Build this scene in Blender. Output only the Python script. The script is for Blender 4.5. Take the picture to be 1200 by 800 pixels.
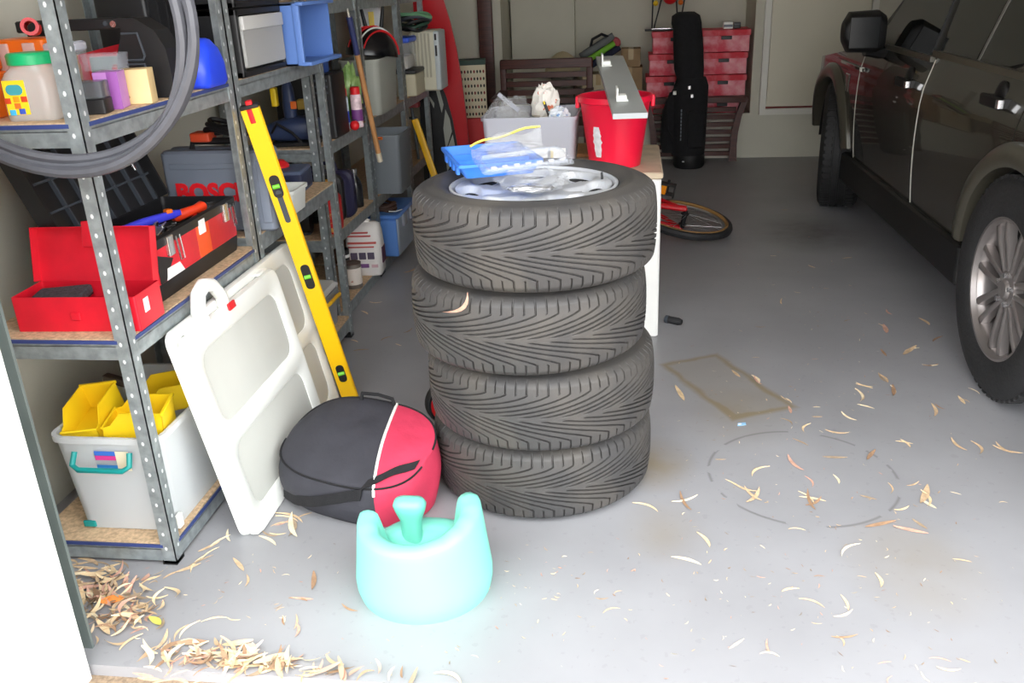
import bpy, bmesh, math, random
from mathutils import Vector, Matrix, Euler
random.seed(7)
PI = math.pi
SC = bpy.context.scene
COL = SC.collection
for o in list(bpy.data.objects): bpy.data.objects.remove(o)

# ---------------------------------------------------------------- camera, sky, exposure
def make_camera():
    f, pitch, roll, yaw = 1043.65, math.radians(22.26), math.radians(-2.464), math.radians(8.02)
    fw = Vector((-math.sin(yaw)*math.cos(pitch), math.cos(yaw)*math.cos(pitch), -math.sin(pitch)))
    r0 = Vector((math.cos(yaw), math.sin(yaw), 0)); u0 = r0.cross(fw)
    r = r0*math.cos(roll) + u0*math.sin(roll); u = u0*math.cos(roll) - r0*math.sin(roll)
    cd = bpy.data.cameras.new('camera'); cd.sensor_width = 36; cd.lens = f/1200*36; cd.clip_start = .05
    ob = bpy.data.objects.new('camera', cd); COL.objects.link(ob)
    m = Matrix((r, u, -fw)).transposed().to_4x4(); m.translation = (0, 0, 1.40)
    ob.matrix_world = m; SC.camera = ob
make_camera()
W = bpy.data.worlds.new('overcast_sky'); SC.world = W; W.use_nodes = True
bgn = W.node_tree.nodes['Background']; bgn.inputs[0].default_value = (.97, .985, 1.0, 1); bgn.inputs[1].default_value = 4.2
SC.view_settings.view_transform = 'Standard'; SC.view_settings.look = 'None'
SC.view_settings.exposure = 0.65; SC.view_settings.gamma = 1; SC.view_settings.use_curve_mapping = False

# ---------------------------------------------------------------- materials
def lin(c):
    return tuple((v/255/12.92 if v/255 <= .04045 else ((v/255+.055)/1.055)**2.4) for v in c) + (1,)
MATS = {}
def mat(name, col, rough=.5, metal=0, spec=.5, var=0, vscale=6, bump=0, bscale=60, alpha=1, col2=None, coat=0, trans=0, stretch=None, thr=None):
    """procedural material: base colour varied by noise, optional second colour, bump relief"""
    if name in MATS: return MATS[name]
    m = bpy.data.materials.new(name); m.use_nodes = True; nt = m.node_tree; b = nt.nodes['Principled BSDF']
    b.inputs['Roughness'].default_value = rough; b.inputs['Metallic'].default_value = metal
    b.inputs['Specular IOR Level'].default_value = spec; b.inputs['Alpha'].default_value = alpha
    b.inputs['Coat Weight'].default_value = coat; b.inputs['Transmission Weight'].default_value = trans
    c = lin(col); b.inputs['Base Color'].default_value = c
    m.diffuse_color = c
    tc = nt.nodes.new('ShaderNodeTexCoord'); src = tc.outputs['Object']
    if stretch:
        mp = nt.nodes.new('ShaderNodeMapping'); mp.inputs['Scale'].default_value = stretch
        nt.links.new(src, mp.inputs[0]); src = mp.outputs[0]
    if var or col2:
        n = nt.nodes.new('ShaderNodeTexNoise'); n.inputs['Scale'].default_value = vscale; n.inputs['Detail'].default_value = 5
        nt.links.new(src, n.inputs['Vector'])
        r = nt.nodes.new('ShaderNodeValToRGB')
        lo, hi = thr or (.35, .65)
        r.color_ramp.elements[0].position = lo; r.color_ramp.elements[1].position = hi
        c2 = lin(col2) if col2 else tuple(min(1, v*(1+var)) for v in c[:3]) + (1,)
        r.color_ramp.elements[0].color = tuple(v*(1-var) for v in c[:3]) + (1,); r.color_ramp.elements[1].color = c2
        nt.links.new(n.outputs[0], r.inputs[0]); nt.links.new(r.outputs[0], b.inputs['Base Color'])
    if bump:
        n2 = nt.nodes.new('ShaderNodeTexNoise'); n2.inputs['Scale'].default_value = bscale; n2.inputs['Detail'].default_value = 4
        nt.links.new(src, n2.inputs['Vector'])
        bp = nt.nodes.new('ShaderNodeBump'); bp.inputs['Strength'].default_value = bump; bp.inputs['Distance'].default_value = .01
        nt.links.new(n2.outputs[0], bp.inputs['Height']); nt.links.new(bp.outputs[0], b.inputs['Normal'])
    MATS[name] = m
    return m
galv = mat('galvanised steel', (158, 166, 168), .42, .55, var=.18, vscale=35)
hole = mat('painted bright hole', (235, 240, 240), .35, .3)
chip = mat('chipboard', (201, 172, 138), .85, var=.22, vscale=90, bump=.2)
blue_edge = mat('blue painted edge', (52, 66, 120), .5)
black = mat('black plastic', (26, 26, 28), .45, var=.15, vscale=20)
blackm = mat('matt black fabric', (22, 22, 25), .9, var=.2, vscale=40, bump=.3, bscale=300)
redmet = mat('red painted steel', (214, 26, 46), .38, var=.1, vscale=12)
redplas = mat('red plastic', (222, 28, 36), .4)
whiteplas = mat('white plastic', (238, 240, 234), .4, var=.03)
greyplas = mat('grey plastic', (112, 120, 130), .5, var=.06)
dgrey = mat('dark grey plastic', (62, 68, 76), .5, var=.08)
yellow = mat('yellow plastic', (250, 212, 30), .4)
blueplas = mat('blue plastic', (46, 92, 220), .38)
chrome = mat('bright steel', (210, 210, 212), .25, .9)
clear = mat('clear plastic', (206, 212, 222), .12, alpha=.17, spec=.6)
cloudy = mat('cloudy polypropylene', (206, 209, 220), .35, alpha=.55, spec=.5)
film = mat('crinkled clear film', (206, 208, 210), .12, alpha=.2, spec=.9, bump=1.0, bscale=45)
paper = mat('white paper', (240, 240, 238), .7)
card = mat('brown cardboard', (150, 124, 92), .9, var=.08, vscale=14)
brownwood = mat('dark stained timber', (74, 36, 28), .45, var=.25, vscale=8, stretch=(1, 14, 14))
lightwood = mat('pine timber', (186, 134, 84), .6, var=.2, vscale=10, stretch=(10, 10, 1))
orange = mat('orange plastic', (236, 112, 26), .4)
rubber = mat('black rubber', (34, 34, 36), .65, var=.2, vscale=18)

# ---------------------------------------------------------------- mesh helpers
def rr(w, d, r, n=4, cx=0, cy=0):
    """rounded rectangle outline"""
    r = max(1e-4, min(r, w/2-1e-4, d/2-1e-4)); out = []
    for qx, qy, a0 in ((1, 1, 0), (-1, 1, 90), (-1, -1, 180), (1, -1, 270)):
        for k in range(n+1):
            a = math.radians(a0+90*k/n)
            out.append((cx+qx*(w/2-r)+r*math.cos(a), cy+qy*(d/2-r)+r*math.sin(a)))
    return out
class MB:
    def __init__(s): s.v = []; s.f = []; s.m = []; s.mi = 0
    def add(s, vs, fs):
        o = len(s.v); s.v += [tuple(p) for p in vs]
        for f in fs: s.f.append(tuple(i+o for i in f)); s.m.append(s.mi)
        return s
    def use(s, i): s.mi = i; return s
    def box(s, x0, x1, y0, y1, z0, z1, M=None):
        vs = [Vector(p) for p in ((x0,y0,z0),(x1,y0,z0),(x1,y1,z0),(x0,y1,z0),(x0,y0,z1),(x1,y0,z1),(x1,y1,z1),(x0,y1,z1))]
        if M: vs = [M @ p for p in vs]
        return s.add(vs, [(0,3,2,1),(4,5,6,7),(0,1,5,4),(1,2,6,5),(2,3,7,6),(3,0,4,7)])
    def rings(s, rings, cap0=True, cap1=True, closed=True):
        n = len(rings[0]); vs = [p for r in rings for p in r]; fs = []
        for i in range(len(rings)-1):
            for j in range(n if closed else n-1):
                a, b = i*n+j, i*n+(j+1) % n
                fs.append((a, b, b+n, a+n))
        if cap0: fs.append(tuple(range(n))[::-1])
        if cap1: fs.append(tuple(range((len(rings)-1)*n, len(rings)*n)))
        return s.add(vs, fs)
    def loft(s, secs, cap0=True, cap1=True, n=4, axis='z'):
        """secs: (w, d, r, z[, cx, cy]) rounded rectangles stacked along an axis"""
        R = []
        for q in secs:
            w, d, r, z = q[:4]; cx, cy = (q[4], q[5]) if len(q) > 4 else (0, 0)
            pts = rr(w, d, r, n, cx, cy)
            R.append([(x, y, z) if axis == 'z' else ((z, x, y) if axis == 'x' else (x, z, y)) for x, y in pts])
        return s.rings(R, cap0, cap1)
    def rbox(s, x0, x1, y0, y1, z0, z1, r=.01, e=None, n=3):
        e = r*.5 if e is None else e
        w, d = x1-x0, y1-y0; cx, cy = (x0+x1)/2, (y0+y1)/2
        return s.loft([(w-2*e, d-2*e, r, z0, cx, cy), (w, d, r, z0+e, cx, cy), (w, d, r, z1-e, cx, cy), (w-2*e, d-2*e, r, z1, cx, cy)], n=n)
    def lathe(s, prof, n=32, c=(0, 0, 0), cap0=False, cap1=False):
        R = [[(c[0]+r*math.cos(2*PI*j/n), c[1]+r*math.sin(2*PI*j/n), c[2]+z) for j in range(n)] for r, z in prof]
        return s.rings(R, cap0, cap1)
    def cyl(s, p0, p1, r0, r1=None, n=14, cap=True):
        p0, p1 = Vector(p0), Vector(p1); r1 = r0 if r1 is None else r1
        d = (p1-p0).normalized(); a = d.orthogonal().normalized(); b = d.cross(a)
        R = [[p+(a*math.cos(2*PI*j/n)+b*math.sin(2*PI*j/n))*r for j in range(n)] for p, r in ((p0, r0), (p1, r1))]
        return s.rings(R, cap, cap)
    def tube(s, path, r, n=8, closed=False, flat=1.0):
        P = [Vector(p) for p in path]; N = len(P); R = []
        up = None
        for i in range(N):
            t = (P[(i+1) % N]-P[i-1]) if closed else (P[min(i+1, N-1)]-P[max(i-1, 0)])
            t.normalize()
            a = (t.orthogonal() if up is None else up - t*up.dot(t))
            if a.length < 1e-6: a = t.orthogonal()
            a.normalize(); up = a; b = t.cross(a)
            q = r[i] if isinstance(r, (list, tuple)) else r
            R.append([P[i]+(a*math.cos(2*PI*j/n)*flat+b*math.sin(2*PI*j/n))*q for j in range(n)])
        if closed: R.append(R[0]); return s.rings(R, False, False)
        return s.rings(R)
    def prism(s, poly, h0, h1, axis='z'):
        f = {'z': lambda x, y, h: (x, y, h), 'y': lambda x, y, h: (x, h, y), 'x': lambda x, y, h: (h, x, y)}[axis]
        return s.rings([[f(x, y, h) for x, y in poly] for h in (h0, h1)])
    def grid(s, fn, nu, nv):
        vs = [fn(i/nu, j/nv) for i in range(nu+1) for j in range(nv+1)]
        return s.add(vs, [(i*(nv+1)+j, (i+1)*(nv+1)+j, (i+1)*(nv+1)+j+1, i*(nv+1)+j+1) for i in range(nu) for j in range(nv)])
    def sph(s, c, r, nu=10, nv=16):
        c = Vector(c); rx, ry, rz = (r, r, r) if not isinstance(r, (list, tuple)) else r
        R = []
        for i in range(nu+1):
            a = -PI/2+PI*i/nu; q = max(math.cos(a), 1e-3)
            R.append([(c.x+rx*q*math.cos(2*PI*j/nv), c.y+ry*q*math.sin(2*PI*j/nv), c.z+rz*math.sin(a)) for j in range(nv)])
        return s.rings(R)
    def xf(s, M): s.v = [tuple(M @ Vector(p)) for p in s.v]; return s
    def mesh(s, name, mats, smooth=35):
        me = bpy.data.meshes.new(name); me.from_pydata(s.v, [], s.f)
        for q in (mats if isinstance(mats, (list, tuple)) else [mats]): me.materials.append(q)
        me.polygons.foreach_set('material_index', s.m)
        bm = bmesh.new(); bm.from_mesh(me); bmesh.ops.recalc_face_normals(bm, faces=bm.faces); bm.to_mesh(me); bm.free()
        if smooth:
            me.polygons.foreach_set('use_smooth', [True]*len(me.polygons)); me.set_sharp_from_angle(angle=math.radians(smooth))
        me.update(); return me
    def build(s, name, mats, parent=None, loc=(0, 0, 0), rot=(0, 0, 0), smooth=35, solid=0, label=None):
        o = link(name, s.mesh(name, mats, smooth), parent, loc, rot)
        if solid:
            md = o.modifiers.new('thickness', 'SOLIDIFY'); md.thickness = solid; md.offset = 0
        if label: o['label'] = label
        return o
def link(name, me, parent=None, loc=(0, 0, 0), rot=(0, 0, 0)):
    o = bpy.data.objects.new(name, me); COL.objects.link(o); o.location = loc; o.rotation_euler = rot
    if parent: o.parent = parent
    return o
def tag(o, label, cat, group=None):
    o['label'] = label; o['category'] = cat
    if group: o['group'] = group
    return o
def thing(name, label, cat, loc=(0, 0, 0), rot=(0, 0, 0), group=None):
    o = bpy.data.objects.new(name, None); COL.objects.link(o); o.location = loc; o.rotation_euler = rot; o.empty_display_size = .05
    return tag(o, label, cat, group)
def structure(o): o['kind'] = 'structure'; return o
def copy_tree(o, parent=None):
    c = o.copy(); COL.objects.link(c); c.parent = parent
    for ch in o.children: copy_tree(ch, c)
    return c
def text(body, size, m, parent, loc, rot, name='lettering', depth=.0006, sx=1.0, align='CENTER', bold=0):
    cu = bpy.data.curves.new(name, 'FONT'); cu.body = body; cu.size = size; cu.extrude = depth; cu.align_x = align; cu.align_y = 'CENTER'; cu.offset = bold
    cu.resolution_u = 3
    t = bpy.data.objects.new(name, cu); COL.objects.link(t); t.scale.x = sx
    bpy.context.view_layer.update()
    me = bpy.data.meshes.new_from_object(t.evaluated_get(bpy.context.evaluated_depsgraph_get()))
    bpy.data.objects.remove(t); bpy.data.curves.remove(cu)
    for v in me.vertices: v.co.x *= sx
    me.materials.clear(); me.materials.append(m)
    return link(name, me, parent, loc, rot)
def lerp(a, b, t): return a+(b-a)*t
def smooth01(t): t = max(0, min(1, t)); return t*t*(3-2*t)
def deg(*a): return tuple(math.radians(x) for x in a)

# ---------------------------------------------------------------- the garage
wallm = mat('painted plaster', (200, 197, 182), .85, var=.04, vscale=3, bump=.05, bscale=40)
whitewall = mat('white render', (236, 236, 232), .8, var=.03, vscale=4)
doorm = mat('cream painted door', (214, 208, 188), .5)
ceilm = mat('ceiling paint', (205, 203, 195), .9, var=.02)
def floor_material():
    m = mat('grey painted concrete', (150, 150, 153), .42, var=.07, vscale=2.2, bump=.03, bscale=25)
    nt = m.node_tree; b = nt.nodes['Principled BSDF']; L = nt.links.new
    tc = nt.nodes.new('ShaderNodeTexCoord'); sep = nt.nodes.new('ShaderNodeSeparateXYZ'); L(tc.outputs['Object'], sep.inputs[0])
    def mth(op, *a):
        n = nt.nodes.new('ShaderNodeMath'); n.operation = op
        for i, q in enumerate(a):
            if hasattr(q, 'is_output'): L(q, n.inputs[i])
            else: n.inputs[i].default_value = q
        return n.outputs[0]
    def noise(sc, det=6):
        n = nt.nodes.new('ShaderNodeTexNoise'); n.inputs['Scale'].default_value = sc; n.inputs['Detail'].default_value = det
        L(tc.outputs['Object'], n.inputs['Vector']); return n.outputs[0]
    X, Y = sep.outputs[0], sep.outputs[1]
    n1 = noise(7); n2 = noise(40, 3)
    def local(cx, cy, a):
        c, s_ = math.cos(a), math.sin(a); dx, dy = mth('SUBTRACT', X, cx), mth('SUBTRACT', Y, cy)
        return mth('ADD', mth('MULTIPLY', dx, c), mth('MULTIPLY', dy, s_)), mth('SUBTRACT', mth('MULTIPLY', dy, c), mth('MULTIPLY', dx, s_))
    def band(d, w):   # soft line where |d| is below w
        return mth('MAXIMUM', mth('SUBTRACT', 1.0, mth('DIVIDE', mth('ABSOLUTE', d), w)), 0.0)
    wob = mth('MULTIPLY', mth('SUBTRACT', n1, .5), .05)
    u, v = local(.348, 3.0, -1.11)
    rect = mth('MAXIMUM', mth('SUBTRACT', mth('ABSOLUTE', u), .245), mth('SUBTRACT', mth('ABSOLUTE', v), .115))
    edge = mth('MULTIPLY', band(mth('ADD', rect, wob), .022), mth('ADD', .25, mth('MULTIPLY', n1, .9)))
    inside = mth('MULTIPLY', mth('LESS_THAN', mth('ADD', rect, wob), 0.0), .22)
    cu, cv = local(.515, 2.375, 0)
    rad = mth('SQRT', mth('ADD', mth('MULTIPLY', cu, cu), mth('MULTIPLY', cv, cv)))
    ring = mth('MULTIPLY', band(mth('SUBTRACT', rad, .27), .007), mth('MULTIPLY', mth('GREATER_THAN', n1, .46), .55))
    def spot(x, y, r, k):
        su, sv = local(x, y, 0)
        d = mth('SQRT', mth('ADD', mth('MULTIPLY', su, su), mth('MULTIPLY', mth('MULTIPLY', sv, sv), .6)))
        return mth('MULTIPLY', mth('MAXIMUM', mth('SUBTRACT', 1.0, mth('DIVIDE', d, r)), 0.0), mth('MULTIPLY', n1, k))
    rust = mth('ADD', mth('ADD', edge, inside), mth('ADD', spot(.10, 2.06, .13, .6), mth('ADD', spot(.08, 2.42, .14, 1.3), mth('ADD', spot(.72, 1.95, .2, .6), spot(.36, 2.75, .2, .5)))))
    dark = mth('ADD', ring, mth('ADD', spot(1.0, 5.05, .35, 1.6), mth('MULTIPLY', mth('GREATER_THAN', n2, .66), .10)))
    base = b.inputs['Base Color'].links[0].from_socket
    def mix(a, fac, colr):
        mx = nt.nodes.new('ShaderNodeMixRGB'); L(mth('MINIMUM', fac, .8), mx.inputs[0]); L(a, mx.inputs[1]); mx.inputs[2].default_value = lin(colr); return mx.outputs[0]
    L(mix(mix(base, rust, (134, 118, 84)), dark, (84, 82, 80)), b.inputs['Base Color'])
    return m
floorm = floor_material()
def slab(name, mt, *boxes):
    q = MB()
    for a in boxes: q.box(*a)
    return structure(q.build(name, mt, smooth=0))
slab('floor', floorm, (-1.85, 3.95, 1.45, 7.95, -.15, 0))
slab('driveway', mat('pebbled driveway concrete', (146, 126, 104), .9, var=.25, vscale=120, bump=.3, bscale=150), (-9, 9, -12, 1.45, -.2, -.03))
slab('wall_left', wallm, (-1.85, -1.68, 1.45, 7.95, 0, 2.6))
slab('wall_right', wallm, (3.8, 3.95, 1.45, 7.95, 0, 2.6))
slab('wall_back', wallm, (-1.68, 3.8, 7.85, 7.95, 0, 2.6), (-1.68, -1.0, 7.25, 7.85, 0, 2.6), (.92, 3.8, 7.25, 7.85, 0, 2.6), (-1.0, .92, 7.25, 7.85, 0, .34))
slab('wall_front', whitewall, (-4, -1.195, 1.28, 1.44, -.03, 2.9), (3.55, 6, 1.28, 1.44, -.03, 2.9), (-1.195, 3.55, 1.28, 1.44, 2.25, 2.9))
slab('ceiling', ceilm, (-1.85, 3.95, 1.44, 7.95, 2.6, 2.7))
o = MB().box(-1.262, -1.222, 1.452, 1.46, 0, 2.3).box(-1.262, -1.222, 1.50, 1.508, 0, 2.3).box(-1.262, -1.254, 1.452, 1.508, 0, 2.3).build('trim_1', mat('grey green door guide', (132, 142, 140), .45, .5, var=.1), smooth=0); structure(o)
# skirting of the recess, raised panel and joint batten on the back wall
q = MB().box(-.98, -.46, 7.72, 7.85, .34, 1.225).box(-1.0, -.45, 7.70, 7.85, 1.225, 1.25)
structure(q.build('trim_2', wallm, smooth=0))
structure(MB().box(-.45, .92, 7.842, 7.85, 1.17, 1.19).build('trim_3', wallm, smooth=0))
structure(MB().box(-.1, -.092, 7.844, 7.85, .34, 1.17).box(-1.0, .92, 7.245, 7.25, .325, .345).build('trim_4', wallm, smooth=0))
def back_door():
    d = MB().rbox(1.035, 1.74, 7.215, 7.235, .395, 2.4, .004).build('door_1', doorm, smooth=0); structure(d)
    fr = MB().box(.985, 1.03, 7.20, 7.252, .335, 2.45).box(1.745, 1.79, 7.20, 7.252, .335, 2.45).box(1.03, 1.745, 7.20, 7.252, .335, .38)
    fr.build('door_frame', mat('white gloss frame', (222, 220, 210), .4), d, smooth=0)
    MB().box(1.03, 1.745, 7.212, 7.24, .383, .392).build('draught_strip', mat('dark red strip', (120, 40, 30), .6), d, smooth=0)
    MB().cyl((1.68, 7.215, 1.35), (1.68, 7.16, 1.35), .011).sph((1.68, 7.15, 1.35), .027).build('door_knob', chrome, d)
back_door()
# ---------------------------------------------------------------- steel shelving
def angle_post(q, x, y, sx, sy, z0, z1, w=.036, t=.0025):
    q.box(min(x, x-sx*w), max(x, x-sx*w), min(y, y-sy*t), max(y, y-sy*t), z0, z1)
    q.box(min(x, x-sx*t), max(x, x-sx*t), min(y, y-sy*w), max(y, y-sy*w), z0, z1)
def shelving(label, x0, x1, y0, y1, levels, top=1.9, group=None, holes=True, bands=True):
    t = thing('shelving_unit', label, 'shelving', ((x0+x1)/2, y0, 0), group=group)
    ox, oy = (x0+x1)/2, y0
    for px, sx in ((x0, -1), (x1, 1)):
        for py, sy in ((y0, -1), (y1, 1)):
            q = MB(); angle_post(q, px-ox, py-oy, sx, sy, .004, top)
            p = q.build('post', galv, t, smooth=0)
            MB().box(px-ox-(sx > 0)*.04, px-ox+(sx < 0)*.04, py-oy-(sy > 0)*.04, py-oy+(sy < 0)*.04, 0, .012).build('foot', black, p, smooth=0)
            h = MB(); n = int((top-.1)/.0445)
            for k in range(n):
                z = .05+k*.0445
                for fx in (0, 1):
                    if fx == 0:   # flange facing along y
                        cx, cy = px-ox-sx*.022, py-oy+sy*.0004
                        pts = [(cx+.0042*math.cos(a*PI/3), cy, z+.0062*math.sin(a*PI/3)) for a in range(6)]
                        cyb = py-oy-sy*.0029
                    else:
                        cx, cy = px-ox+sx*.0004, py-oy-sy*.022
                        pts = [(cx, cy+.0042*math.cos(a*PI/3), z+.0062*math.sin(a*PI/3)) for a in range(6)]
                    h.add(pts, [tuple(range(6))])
            ho = h.build('pale_hole_dots', hole, p, smooth=0); ho['kind'] = 'stuff'  # pale discs paint in the bright wall seen through the punched holes
    for z in levels:
        b = .05; c = .003
        for py, sy in ((y0, 1), (y1, -1)):
            ya, yb = sorted((py-oy+sy*.003, py-oy+sy*.005)); yc = sorted((py-oy+sy*.003, py-oy+sy*.028))
            MB().box(x0-ox+c, x1-ox-c, ya, yb, z-b, z).box(x0-ox+c, x1-ox-c, yc[0], yc[1], z-.016, z-.014).build('beam', galv, t, smooth=0)
        for px, sx in ((x0, 1), (x1, -1)):
            xa, xb = sorted((px-ox+sx*.003, px-ox+sx*.005)); xc = sorted((px-ox+sx*.003, px-ox+sx*.028))
            MB().box(xa, xb, y0-oy+.006, y1-oy-.006, z-b, z).box(xc[0], xc[1], y0-oy+.03, y1-oy-.03, z-.016, z-.014).build('beam', galv, t, smooth=0)
        bd = MB().box(x0-ox+.006, x1-ox-.006, y0-oy+.006, y1-oy-.006, z-.013, z+.003).build('shelf_board', chip, t, smooth=0)
        if bands:
            e = MB().box(x0-ox+.03, x1-ox-.03, y0-oy-.0002, y0-oy+.003, z-.008, z+.001).box(x1-ox-.003, x1-ox+.0002, y0-oy+.03, y1-oy-.03, z-.008, z+.001)
            e.build('edge_band', blue_edge, bd, smooth=0)
    return t
G = 'galvanised shelving along the left wall'
shelving('galvanised steel shelving unit holding the open red toolboxes and yellow bins', -1.575, -1.172, 1.82, 2.615, (.06, .637, 1.142, 1.85), group=G)
shelving('galvanised steel shelving unit behind the leaning yellow spirit level', -1.575, -1.172, 2.622, 3.45, (.085, .662, 1.142, 1.85), group=G, bands=False)
shelving('galvanised steel shelving unit with the white printed sack on its bottom board', -1.66, -1.26, 3.53, 4.275, (.05, .392, .778, 1.335), group=G, bands=False)
shelving('galvanised steel shelving unit with the cycle helmet in a grey tub', -1.66, -1.26, 4.282, 5.06, (.05, .392, .778, 1.335), group=G, bands=False)
shelving('galvanised steel shelving unit under the cream ribbed heater', -1.66, -1.26, 5.067, 5.68, (.05, .385, .778, 1.335), group=G, bands=False)

# ---------------------------------------------------------------- stack of four car wheels
treadm = mat('dusty tyre rubber', (60, 59, 59), .6, col2=(80, 76, 71), vscale=7, bump=.08, bscale=200, thr=(.4, .75))
alloy = mat('silver painted alloy', (206, 209, 213), .38, .35, var=.04)
wheel_shade = mat('painted wheel shade', (14, 14, 15), .8)
def tyre_mesh(R=.325, hw=.116, rb=.224, N=36):
    q = MB(); tw = .088; SH = .27; U1 = .80
    arc = lambda u: SH*(1-(1-min(u/U1, 1))**1.35)
    us = [0, .03, .06, .075]+[.10+.04*i for i in range(17)]+[.77, .80, .83, .86, .9, .94, .965, .98, 1.0]
    def column(side):
        rows = []
        for u in us:
            z = tw*u; d = (arc(min(u+.01, 1))-arc(max(u-.01, 0)))/(tw*.02)
            wl = min(.0029*math.sqrt(1+d*d), .0165); ws = .0026
            r = R-.006*u**2.5
            act = smooth01((u-.05)/.05); acs = smooth01((u-.78)/.03)
            pd = 2*PI*R/N; s0 = arc(u); row = []
            for k in range(N):
                for off, dep in ((-wl, 0), (-wl*.55, .007*act), (wl*.55, .007*act), (wl, 0), (pd/2-ws, 0), (pd/2-ws*.5, .006*acs), (pd/2+ws*.5, .006*acs), (pd/2+ws, 0)):
                    a = (k*pd+s0+off)/R; rr_ = r-dep
                    row.append((rr_*math.cos(a), rr_*math.sin(a), side*z))
            rows.append(row)
        a0 = arc(1)/R; pd = 2*PI/N
        for r, z in ((R-.0085, .0925), (R-.0125, .097), (R-.018, .1015), (R-.026, .106), (R-.034, .1095), (R-.036, .1095), (R-.046, .1135), (.268, .116), (.266, .1165), (.258, .116), (.245, .112), (rb+.006, .103), (rb, .095), (rb-.004, .085)):
            row = []; dp = .006 if r > R-.0128 else (.003 if r > R-.019 else 0); w_ = .0026/R; w2 = .0029/R
            for k in range(N):
                for off, dd in ((-w2, 0), (-w2*.55, dp), (w2*.55, dp), (w2, 0), (pd/2-w_, 0), (pd/2-w_*.5, dp), (pd/2+w_*.5, dp), (pd/2+w_, 0)):
                    a = a0+k*pd+off; row.append(((r-dd)*math.cos(a), (r-dd)*math.sin(a), side*z))
            rows.append(row)
        return rows
    q.rings(column(1), False, False); q.rings(column(-1), False, False); q.v = [(x, y, z*.972) for x, y, z in q.v]
    return q.mesh('tyre', treadm, 30)
def rim_meshes(rb=.222):
    b = MB().lathe([(rb-.005, -.095), (rb, -.088), (rb-.016, -.07), (rb-.022, .05), (rb-.010, .083), (rb, .091), (rb+.001, .098), (rb-.005, .100), (rb-.010, .092), (rb-.016, .080)], 72)
    f = MB(); nt_, nr = 168, 40
    def z_at(r, a):
        base = .076+.006*smooth01((r-.02)/.05)+.012*smooth01((r-.08)/.12)
        ph = ((a/(2*PI)*7) % 1)-.5                       # seven painted openings
        dt = ph*2*PI/7*r                                 # distance across
        # wide scalloped well running from the hub to the rim, with an oval flat in its outer end
        well = smooth01(1-abs(dt)/(.020+.030*smooth01((r-.07)/.11)))*smooth01((r-.075)/.03)*smooth01((.207-r)/.016)
        e = ((r-.166)/.024)**2+(dt/.048)**2
        pit = smooth01((1.25-e)/.35)
        return lerp(base-.014*well, .0745, smooth01((1.75-e)/.5)), e
    vs = []; fs = []
    rs = [.0005+.2065*(i/nr) for i in range(nr+1)]
    for r in rs:
        for j in range(nt_):
            a = 2*PI*j/nt_; vs.append((r*math.cos(a), r*math.sin(a), z_at(r, a)[0]))
    for i in range(nr):
        for j in range(nt_):
            r = (rs[i]+rs[i+1])/2; a = 2*PI*(j+.5)/nt_
            f.use(0)
            f.m.append(f.mi); f.f.append((i*nt_+j, i*nt_+(j+1) % nt_, (i+1)*nt_+(j+1) % nt_, (i+1)*nt_+j))
    f.v = vs
    return b.mesh('rim', alloy, 40), f.mesh('wheel_face', [alloy, wheel_shade], 50)
def opening_shade_mesh():
    q = MB(); n = 24   # dark oval plate paints in the shade of a hole, with thin alloy lip
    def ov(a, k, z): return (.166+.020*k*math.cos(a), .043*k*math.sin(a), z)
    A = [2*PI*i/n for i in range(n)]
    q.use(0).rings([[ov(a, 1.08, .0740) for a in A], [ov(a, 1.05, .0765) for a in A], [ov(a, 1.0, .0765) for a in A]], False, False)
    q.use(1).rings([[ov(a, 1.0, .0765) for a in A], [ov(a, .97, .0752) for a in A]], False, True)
    return q.mesh('opening_shade', [alloy, wheel_shade], 40)
OPEN_SHADE = opening_shade_mesh()
TY = tyre_mesh(); RB, RF = rim_meshes()
hubcap = MB().lathe([(.001, .006), (.02, .005), (.028, 0), (.029, -.02)], 24).mesh('hub_cap', mat('satin hub cap', (168, 172, 178), .35, .6), 40)
spots = [(-.255, 2.384, 1.1, 'wheel with grey tyre at the bottom of the stack of four'), (-.25, 2.356, .2, 'wheel with grey tyre second from the floor in the stack'),
         (-.276, 2.337, 2.3, 'wheel with grey tyre in the stack, lying right under the top wheel'), (-.252, 2.321, .33, 'top wheel of the stack, silver alloy rim showing, bags and tray on it')]
for i, (x, y, a, lb) in enumerate(spots):
    t = thing('spare_tyre', lb, 'tyre', (x, y, .1135+i*.2272), (0, 0, a), 'stacked tyres on wheels')
    link('tyre', TY, t); r = link('rim', RB, t); link('wheel_face', RF, r); link('hub_cap', hubcap, r, (0, 0, .082))
    for k in range(7): link('opening_shade', OPEN_SHADE, r, rot=(0, 0, 2*PI*(k+.5)/7))
    v = MB().cyl((.19, 0, .085), (.188, 0, .112), .004, .003, 8).build('valve_stem', black, r)
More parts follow.
